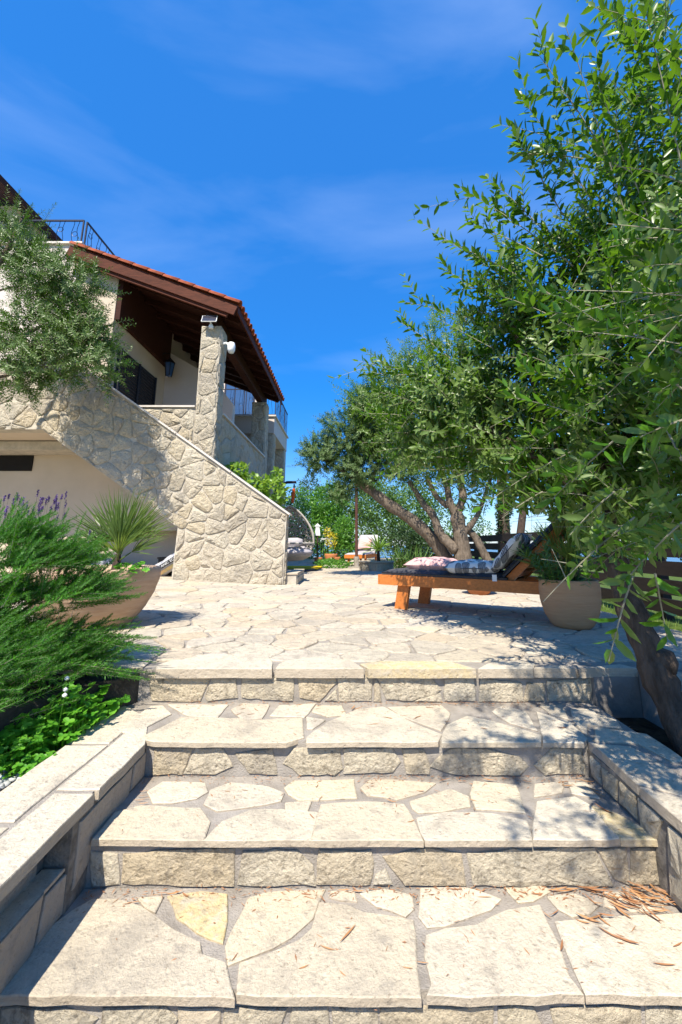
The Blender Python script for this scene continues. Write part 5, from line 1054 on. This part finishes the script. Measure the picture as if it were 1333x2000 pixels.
def pillow(c, ux, uy, uz, hx, hy, th, mat, label, seed, rim='', piping=None):
    c, ux, uy, uz = Vector(c), Vector(ux).normalized(), Vector(uy).normalized(), Vector(uz).normalized(); r = random.Random(seed); n = 18; t = thing('cushion', tuple(c), label, 'cushion', 'cushions on the near lounger'); b = MB(); vs = []
    for sg in (1, -1):
        for i in range(n+1):
            for j in range(n+1):
                u = i/n*2-1; v = j/n*2-1; e = ((1-u**4)*(1-v**4))**.55; pin = 1-.10*(1-abs(u))*abs(v)**6*1.0-.0; su = u*hx*(1-.09*(1-v*v)*abs(u)**3*0-.07*(abs(u)**4)*(1-abs(v))); sv = v*hy*(1-.07*(abs(v)**4)*(1-abs(u)))
                w = 1+.10*math.sin(u*5+seed)*math.sin(v*4+1)+.05*math.sin(u*11+v*9+seed)
                vs.append(c+ux*su+uy*sv+uz*sg*th*e*w)
    m = (n+1)**2; f = [(i*(n+1)+j, (i+1)*(n+1)+j, (i+1)*(n+1)+j+1, i*(n+1)+j+1) for i in range(n) for j in range(n)]
    b.add(vs, f+[tuple(x+m for x in reversed(q)) for q in f]); o = obj('cushion_cover', b, M[mat], t, smooth=True)
    if piping:
        b = MB(); ed = [(-1, -1+2*k/8) for k in range(8)]+[(-1+2*k/8, 1) for k in range(8)]+[(1, 1-2*k/8) for k in range(8)]+[(1-2*k/8, -1) for k in range(8)]
        b.tube([c+ux*u*hx*(.94 if abs(v) < .9 else 1)+uy*v*hy*(.94 if abs(u) < .9 else 1) for u, v in ed], .004, 5, closed=True); obj('piping', b, M[piping], t)
    return t
pillow(w2(.47, .33, .445), Ld, Ls_, (0, 0, 1), .24, .22, .075, 'pink', 'dusty pink cushion lying flat on the foot end of the near lounger', 1, piping='pink')
pillow(w2(.94, .24, .435), Ld*1+Ls_*.15, Ls_-Ld*.15, (0, 0, 1), .26, .21, .07, 'print', 'leaf patterned grey and white cushion lying flat beside the pink one', 2, piping='charcoal')
A_ = R(48); ax = Ld*math.cos(A_)+Vector((0, 0, math.sin(A_))); nv = -Ld*math.sin(A_)+Vector((0, 0, math.cos(A_)))
pillow(Vector(w2(1.25, .20, .37))+ax*.21+nv*.10, ax, Ls_, nv, .21, .20, .06, 'print', 'leaf patterned grey and white cushion propped against the raised back', 3, piping='charcoal')
b = MB(); b.obox(w2(1.20, -.008, .36), Ld, Ls_, (0, 0, 1), .02, .002, .028); tg_ = obj('care_label', b, M['white'], lg)
tg_.location = lg.matrix_world.inverted()@Vector((0, 0, 0)) if False else (Vector((1.20, -.008, .335))); tg_.rotation_euler = (0, 0, 0); tg_.data.transform(Matrix.Rotation(-ang, 4, 'Z'))
q = onZ(735, 1106, 0); lounger((q.x-.02, q.y+.2, 0), R(62), 'distant wooden lounger with light grey mattress behind the brown pole', 'greyfab')
# far lounger faces us, slightly turned
fl = [o for o in bpy.data.objects if o.get('label', '').startswith('distant wooden')][0]; fl.location = (.50, 12.7, 0); fl.rotation_euler = (0, 0, R(74))
pc_ = thing('cushion', (.4, 13.3, .45), 'pale pink cushion leaning on the back of the distant lounger', 'cushion'); b = MB()
t_ = pillow((.52, 14.12, .66), (.96, -.28, 0), (.19, .66, .72), (-.2, -.69, .69), .23, .22, .07, 'pink', 'pale pink cushion leaning on the back of the distant lounger', 9)
del t_['group']; bpy.data.objects.remove(pc_)
o = t_; o.name = 'cushion'

# ================================================================== POLE, EGG CHAIR, MAT AND OTHERS
ps = thing('parasol_pole', (.21, 12.0, 0), 'tall thin red brown pole standing in a base in front of the dark olive crown', 'pole')
b = MB(); b.tube([(.21, 12.0, .02), (.215, 12.0, 1.4), (.21, 12.0, 2.9)], .042, 8); obj('pole', b, M['redwood'], ps)
b = MB(); b.tube([(.21, 12.0, 0), (.21, 12.0, .32)], .075, 8); b.box(-.03, .45, 11.78, 12.22, 0, .05); obj('pole_base', b, M['mortar'], ps)
eg = thing('egg_chair', (-1.5, 10.5, 0), 'hanging rattan egg chair with pale grey cushion beside the staircase wall', 'hanging chair')
ec = Vector((-1.48, 10.5, 0)); r = random.Random(2); NU, NV = 26, 15
def egg(u, v):       # v 0 bottom..1 apex, u angle
    z = .26+1.34*v; rad = .62*math.sin(min(1, v/.34)*math.pi/2)**.55*(1 if v < .34 else math.cos((v-.34)/.66*math.pi/2)**.72)
    return ec+Vector((rad*1.03*math.cos(u), rad*.85*math.sin(u), z))
pts = {}; b = MB()
for i in range(NU):
    for j in range(NV+1): pts[i, j] = egg((i+r.uniform(-.38, .38))*2*math.pi/NU, min(1, max(0.02, (j+(r.uniform(-.38, .38) if 0 < j < NV else 0))/NV)))
def isopen(i, j):
    u = (i % NU)*2*math.pi/NU; return j > 4 and math.sin(u-R(12)) < -.42
for i in range(NU):
    for j in range(NV):
        for a, c_ in (((i, j), ((i+1) % NU, j)), ((i, j), (i, j+1)), ((i, j), ((i+1) % NU, j+1)) if r.random() < .6 else (((i+1) % NU, j), (i, j+1))):
            if isopen(*a) or isopen(*c_): continue
            b.tube([pts[a], pts[c_]], .014, 3, cap=False)
obj('rattan_shell', b, M['rattan'], eg)
rim = [egg(R(12)+math.pi+R(25), v) for v in np.linspace(.31, 1, 14)]+[egg(R(12)-R(25), v) for v in np.linspace(1, .31, 14)]+[egg(R(12)-R(25)-t*R(130), .31) for t in np.linspace(0.1, .9, 8)]
b = MB(); b.tube(rim, .022, 6, closed=True); obj('rim', b, M['rattan'], eg)
b = MB(); b.lathe([(.05, .25), (.35, .27), (.55, .38), (.60, .50), (.57, .50), (.5, .40), (.05, .30)], tuple(ec), 28, 1.03, .85); obj('basket_floor', b, M['rattan'], eg)
b = MB(); n = 30; vs = []; 
for i in range(n):
    for j in range(9):
        a = 2*math.pi*i/n; q = j/8; rr_ = .58*(1-.55*q**2) if j else .5; puff = 1+.10*abs(math.sin(a*4)); vs.append(ec+Vector((math.cos(a)*rr_*puff, -.05+math.sin(a)*.5*rr_/.58*puff, .42+.20*math.sin(q*math.pi/2)*(1-.1*abs(math.sin(a*4))))))
b.add(vs, [(i*9+j, ((i+1) % n)*9+j, ((i+1) % n)*9+j+1, i*9+j+1) for i in range(n) for j in range(8)]+[tuple(i*9+8 for i in range(n))]); obj('seat_cushion', b, M['greyfab'], eg, smooth=True)
b = MB(); b.lathe([(.001, -.24), (.09, -.22), (.12, -.1), (.125, .1), (.09, .22), (.001, .24)], (0, 0, 0), 14); b.v = [tuple(ec+Vector((z+.12, y*.9-.05, x*.9+.70))) for x, y, z in b.v]; obj('back_cushion', b, M['greyfab'], eg, smooth=True)
b = MB(); b.tube([ec+Vector((-.3, .9, .02)), ec+Vector((-.6, .95, .8)), ec+Vector((-.62, .8, 1.7)), ec+Vector((-.4, .45, 2.12)), ec+Vector((-.1, .1, 2.20)), ec+Vector((.14, 0, 2.19))], .035, 8); b.tube([ec+Vector((math.cos(a)*.62, .25+math.sin(a)*.62, .035)) for a in np.linspace(0, 2*math.pi, 28)[:-1]], .03, 6, closed=True); obj('stand', b, M['iron'], eg, smooth=True)
b = MB(); b.tube([ec+Vector((.10, 0, 2.14)), ec+Vector((.10, 0, 2.02))], .02, 6); b.tube([ec+Vector((.07, 0, 1.68)), ec+Vector((0, 0, 1.6))], .012, 5); obj('hanger', b, M['iron'], eg)
b = MB(); b.tube([ec+Vector((.10, 0, 2.03)), ec+Vector((.08, 0, 1.85)), ec+Vector((.07, 0, 1.67))], [.035, .048, .03], 8); obj('spring_cover', b, M['orange'], eg)
ym = MB(); ym.prism([(-1.55, 11.0, .03), (-.80, 10.8, .03), (-.72, 11.9, .05), (-1.75, 12.0, .05)], (0, 0, .02)); ym = obj('mat', ym, M['yellowmat']); tag(ym, 'yellow woven mat on the paving in front of the egg chair', 'mat')
wl_ = thing('garden_lantern', (-1.1, 15, 0), 'small white lantern on a post right of the egg chair', 'lantern'); a = onY(621, 1022, 15); c_ = onY(621, 1046, 15)
b = MB(); b.tube([(a.x, 15, 0), (a.x, 15, c_.z)], .03, 6); obj('post', b, M['darkbark'], wl_); b = MB(); b.prism([(a.x-.09, 14.95, c_.z), (a.x+.10, 14.95, c_.z), (a.x+.06, 14.95, a.z-.12), (a.x-.06, 14.95, a.z-.12)], (0, .12, 0)); obj('lantern_body', b, M['white'], wl_)
b = MB(); b.prism([(a.x-.11, 14.93, a.z-.117), (a.x+.11, 14.93, a.z-.117), (a.x, 14.93, a.z)], (0, .16, 0)); obj('lantern_roof', b, M['white'], wl_)
tb_ = thing('garden_table', (-.85, 15.3, 0), 'small round white topped table beyond the egg chair', 'table'); b = MB(); b.lathe([(.01, .82), (.26, .82), (.26, .85), (.01, .855)], (-.88, 15.3, 0), 20); obj('tabletop', b, M['white'], tb_)
for i in range(3): a = i*2.09+.4; b = MB(); b.tube([(-.88+.18*math.cos(a), 15.3+.18*math.sin(a), 0), (-.88+.1*math.cos(a), 15.3+.1*math.sin(a), .82)], .015, 5); obj('leg', b, M['iron'], tb_)
# bucket and soil bag in the recess
bk = onY(331, 1080, 7.75); bt = thing('bucket', (bk.x, 7.75, .1), 'black plastic bucket standing behind the bag under the staircase', 'bucket')
b = MB(); b.lathe([(.125, .1), (.165, .40), (.18, .405), (.18, .43), (.16, .43), (.15, .3), (.01, .29)], (bk.x, 7.72, 0), 22); obj('bucket_body', b, M['black'], bt, smooth=False)
c0 = onY(331, 1103, 7.42); bagt = thing('soil_bag', tuple(c0), 'half full silver soil bag with black print band leaning by the stair wall', 'bag')
u_ = Vector((math.cos(R(33)), 0, math.sin(R(33)))); w_v = Vector((-math.sin(R(33)), -.12, math.cos(R(33)))); b = MB(); n = 14; vs = []
for i in range(n+1):
    for j in range(12):
        a = 2*math.pi*j/12; q = i/n*2-1; e = (1-abs(q)**5)**.5; vs.append(c0+u_*q*.34+w_v*math.cos(a)*.125*max(e, .15)*(1+.08*math.sin(q*7+j))+Vector((0, 1, 0))*math.sin(a)*.10*max(e, .1))
b.add(vs, [(i*12+j, i*12+(j+1) % 12, (i+1)*12+(j+1) % 12, (i+1)*12+j) for i in range(n) for j in range(12)]+[tuple(range(12)), tuple(range(n*12+11, n*12-1, -1))]); obj('bag_body', b, M['silver'], bagt, smooth=True)
nf = Vector((0, -1, 0)); cb = c0+nf*.112+w_v*.025
b = MB(); b.obox(cb, u_, w_v, nf, .22, .034, .004); bp_ = obj('print_band', b, M['black'], bagt)
b = MB(); b.obox(c0+nf*.094-w_v*.062+u_*.02, u_, w_v, nf, .2, .03, .004); obj('print_picture', b, M['bagprint'], bagt)
fc = bpy.data.curves.new('txt', 'FONT'); fc.body = 'ORGANIC ECO.'; fc.size = .062; fc.align_x = 'CENTER'; fc.align_y = 'CENTER'; fo = bpy.data.objects.new('txt', fc); C.objects.link(fo)
bpy.context.view_layer.update(); me = bpy.data.meshes.new_from_object(fo); bpy.data.objects.remove(fo); me.transform(Matrix.Translation(cb+nf*.006)@Matrix((u_, w_v.normalized(), nf)).transposed().to_4x4()); me.materials.clear(); me.materials.append(M['white'])
org = cb.copy(); me.transform(Matrix.Translation(-org)); link('bag_lettering', me, bp_, org)

# ================================================================== FENCE
fe = thing('slat_fence', (2.98, 10, 0), 'dark brown fence of wide horizontal boards along the right side of the terrace', 'fence')
yy = 2.2; fr = random.Random(6)
while yy < 21:
    b = MB(); b.box(2.98, 3.06, yy-.04, yy+.04, -.1, .86); obj('post', b, M['fence'], fe)
    for k in range(5):
        b = MB(); z0 = .025+k*.172; dz = fr.uniform(-.006, .006); b.box(2.945, 2.975, yy-.035, yy+1.955, z0+dz, z0+.132+dz); obj('board', b, M['fence'], fe)
    yy += 2.0
# second wooden lounger corner glimpsed through the olive, behind
# ================================================================== DRY LEAVES
r = random.Random(12); dl = []
for i in range(6):
    g = np.random.default_rng(i); n = 5; V = []; ln_ = 1.; b = MB(); wd_ = .038+.018*(i % 3); cv = .3+.25*(i % 3); m = 6; P_ = []
    for k in range(m+1):
        t = k/m; x = (t-.5); z = .06+.10*cv*(x*x*4-.3); w = wd_*math.sin(math.pi*min(1, t*.96+.02))**.8; P_ += [(x, -w+.1*cv*x*x, z+w*.7), (x, .1*cv*x*x, z), (x, w+.1*cv*x*x, z+w*.5)]
    b.add(P_, [(k*3+j, k*3+j+1, k*3+j+4, k*3+j+3) for k in range(m) for j in range(2)]); me = bpy.data.meshes.new('dry_leaf'); me.from_pydata(b.v, [], b.f); me.materials.append(M['dry']); dl.append(me)
zn = {Z1: 'lying on the lowest step', Z2: 'lying on the middle step', Z3: 'lying on the walkway below the terrace', 0: 'lying on the terrace paving', -.225: 'lying in the bed under the olive tree'}
M['dry2'] = leaf_mat('brown_fallen_leaf', (.22, .075, .03), (.32, .13, .05), (.30, .14, .06), .6, .1)
def dry(x, y, Z, a, s=.05, z=None, heap=False):
    q = onZ(x, y, Z); o = link('dry_leaf', r.choice(dl), None, (q.x, q.y, Z+.003 if z is None else z)); s *= .82; o.scale = (s, s, s); o.rotation_euler = (r.uniform(-.15, .15), r.uniform(-.12, .12), a)
    wh = 'in the bed under the olive trunk' if Z == -.225 else ('in the heap at the right end of the lowest step' if heap else
        ('at the left end of ', 'left of the middle of ', 'around the middle of ', 'right of the middle of ', 'at the right end of ')[min(4, max(0, int((x-120)/235)))]+{Z1: 'the lowest step', Z2: 'the middle step', Z3: 'the walkway', 0: 'the terrace paving'}[Z])
    who = 0; tone = 'tan' if r.random() < .5 else 'brown'; pose = ('long', 'small')[s < .038]
    tag(o, f'{pose} {tone} dry leaf '+wh, 'dry leaf', 'fallen dry leaves')
    if tone == 'brown': o.material_slots[0].link = 'OBJECT'; o.material_slots[0].material = M['dry2']
for x, y, a, s in ((262,1766,.15,.05),(300,1752,.1,.045),(318,1748,.05,.05),(340,1749,.5,.06),(362,1752,-.7,.045),(252,1768,.4,.05),(228,1762,.9,.04),(475,1770,-.6,.025),(580,1755,.6,.03),(598,1750,-.1,.04),(605,1757,-.4,.04),(640,1857,-.3,.055),(625,1832,-.5,.03),(672,1742,.1,.05),(700,1744,-.1,.045),(730,1741,-.1,.04),
    (892,1741,0,.05),(948,1756,-.1,.055),(893,1803,.3,.03),(1030,1862,1.9,.03),(1050,1750,.0,.05),(1090,1742,.1,.08),(1103,1745,.2,.08),(1115,1741,.0,.07),(1150,1740,.0,.09),(1165,1744,-.05,.09),(1155,1762,-1.1,.06),(1085,1787,.6,.05),(1150,1800,-.5,.08),(1165,1797,.3,.08),(1180,1803,-1,.05),(1140,1805,-.5,.05),(1190,1828,-.8,.07),(1225,1843,-.55,.08),(1217,1788,-1.1,.07),(1300,1890,-.1,.07),(1325,1850,.4,.05),(1098,1852,1.0,.05),
    (680,1829,.9,.09)): dry(x, y, Z1, a, s)
for i in range(64): dry(1212+r.gauss(45, 42), 1752+r.gauss(10, 14), Z1, r.gauss(-.6, .45), r.uniform(.035, .085), Z1+.003+abs(r.gauss(0, .008)), True)
for x, y, a, s in ((282,1548,.1,.045),(278,1557,.1,.05),(285,1562,.05,.05),(272,1566,.15,.05),(280,1572,.1,.045),(190,1612,.9,.045),(392,1528,-.9,.04),(445,1548,-.1,.03),(478,1546,-.1,.035),(458,1560,-1.4,.025),(552,1554,1.1,.035),(620,1538,1.3,.035),(626,1562,1.1,.045),(706,1548,-1.2,.04),(822,1548,-.2,.04),(765,1568,-.5,.05),(775,1576,1.5,.03),(870,1526,.2,.07),(955,1526,-.1,.06),(1030,1529,-.1,.05),(1100,1530,.2,.07),(1130,1527,.1,.07),(1160,1546,-.7,.08),(1172,1556,-.8,.07),(1110,1538,-.2,.06),(1180,1585,-.9,.08),(1150,1530,0,.07),(925,1566,-.3,.04),(927,1583,1.5,.035)): dry(x, y, Z2, a, s)
for x, y, a, s in ((330,1374,.5,.03),(470,1379,.8,.045),(475,1386,.7,.04),(500,1388,-.8,.05),(466,1397,.8,.045),(490,1397,.1,.05),(582,1394,.6,.04),(690,1385,1.2,.07),(700,1386,.5,.07),(712,1382,.2,.07),(672,1392,-.3,.05),(790,1400,.2,.05),(812,1405,.9,.06),(818,1402,.6,.05),(758,1404,-.2,.05),(850,1378,.0,.06),(880,1376,.1,.06),(910,1375,0,.06),(935,1378,-.6,.06),(840,1384,.0,.05),(795,1381,.1,.05),(946,1425,-.6,.04),(1100,1424,.05,.07),(1130,1378,.1,.05),(890,1377,.1,.05),(960,1377,-.1,.05)): dry(x, y, Z3, a, s)
# fine debris and crumbs of leaf caught along the backs and corners of the steps
g5 = np.random.default_rng(55); P_ = []
for Zt, y0, n in ((Z1, 1.612, 420), (Z2, 1.985, 330), (Z3, 2.425, 420)):
    for i in range(n):
        x = XL+.02+(XR-XL-.04)*g5.random()**(.55 if g5.random() < .7 else 1.8); P_.append((x, y0-abs(g5.normal())*(.03 if g5.random() < .8 else .15)-.004, Zt+.004+g5.random()*.002))
P_ = np.array(P_); n = len(P_); D_ = nrm(np.column_stack([g5.normal(size=n), g5.normal(size=n)*.6, g5.normal(size=n)*.12])); lt = obj('leaf_litter', leaf_geo(P_, D_, np.repeat([[0, 0, 1.]], n, 0)+g5.normal(size=(n, 3))*.3, g5.uniform(.006, .024, n), g5.uniform(.0008, .0022, n), 0), M['dry2'], kind='stuff'); tag(lt, 'fine dry leaf crumbs gathered along the backs of the steps', 'leaf litter')
for i in range(45): yy_ = r.choice(((Z1, r.uniform(1745, 1925)), (Z1, r.uniform(1740, 1760)), (Z2, r.uniform(1524, 1630)), (Z3, r.uniform(1375, 1440)))); dry(r.uniform(310, 1280) if yy_[0] != Z3 else r.uniform(330, 1130), yy_[1], yy_[0], r.uniform(-1.2, 1.2), r.uniform(.022, .045))
for x, y in ((860,1168),(800,1268),(1200,1296),(520,1255),(420,1240),(735,1265),(1010,1280),(650,1170),(1130,1260),(980,1215),(1060,1225)): dry(x, y, 0, r.uniform(0, 3), .045, .012)
for i in range(60): q = (r.uniform(1.285, 1.345), r.uniform(1.5, 2.38)); pp = toPX((q[0], q[1], -.22)); dry(pp[0], pp[1], -.225, r.uniform(0, 3), r.uniform(.04, .06), -.22+r.uniform(0, .01))
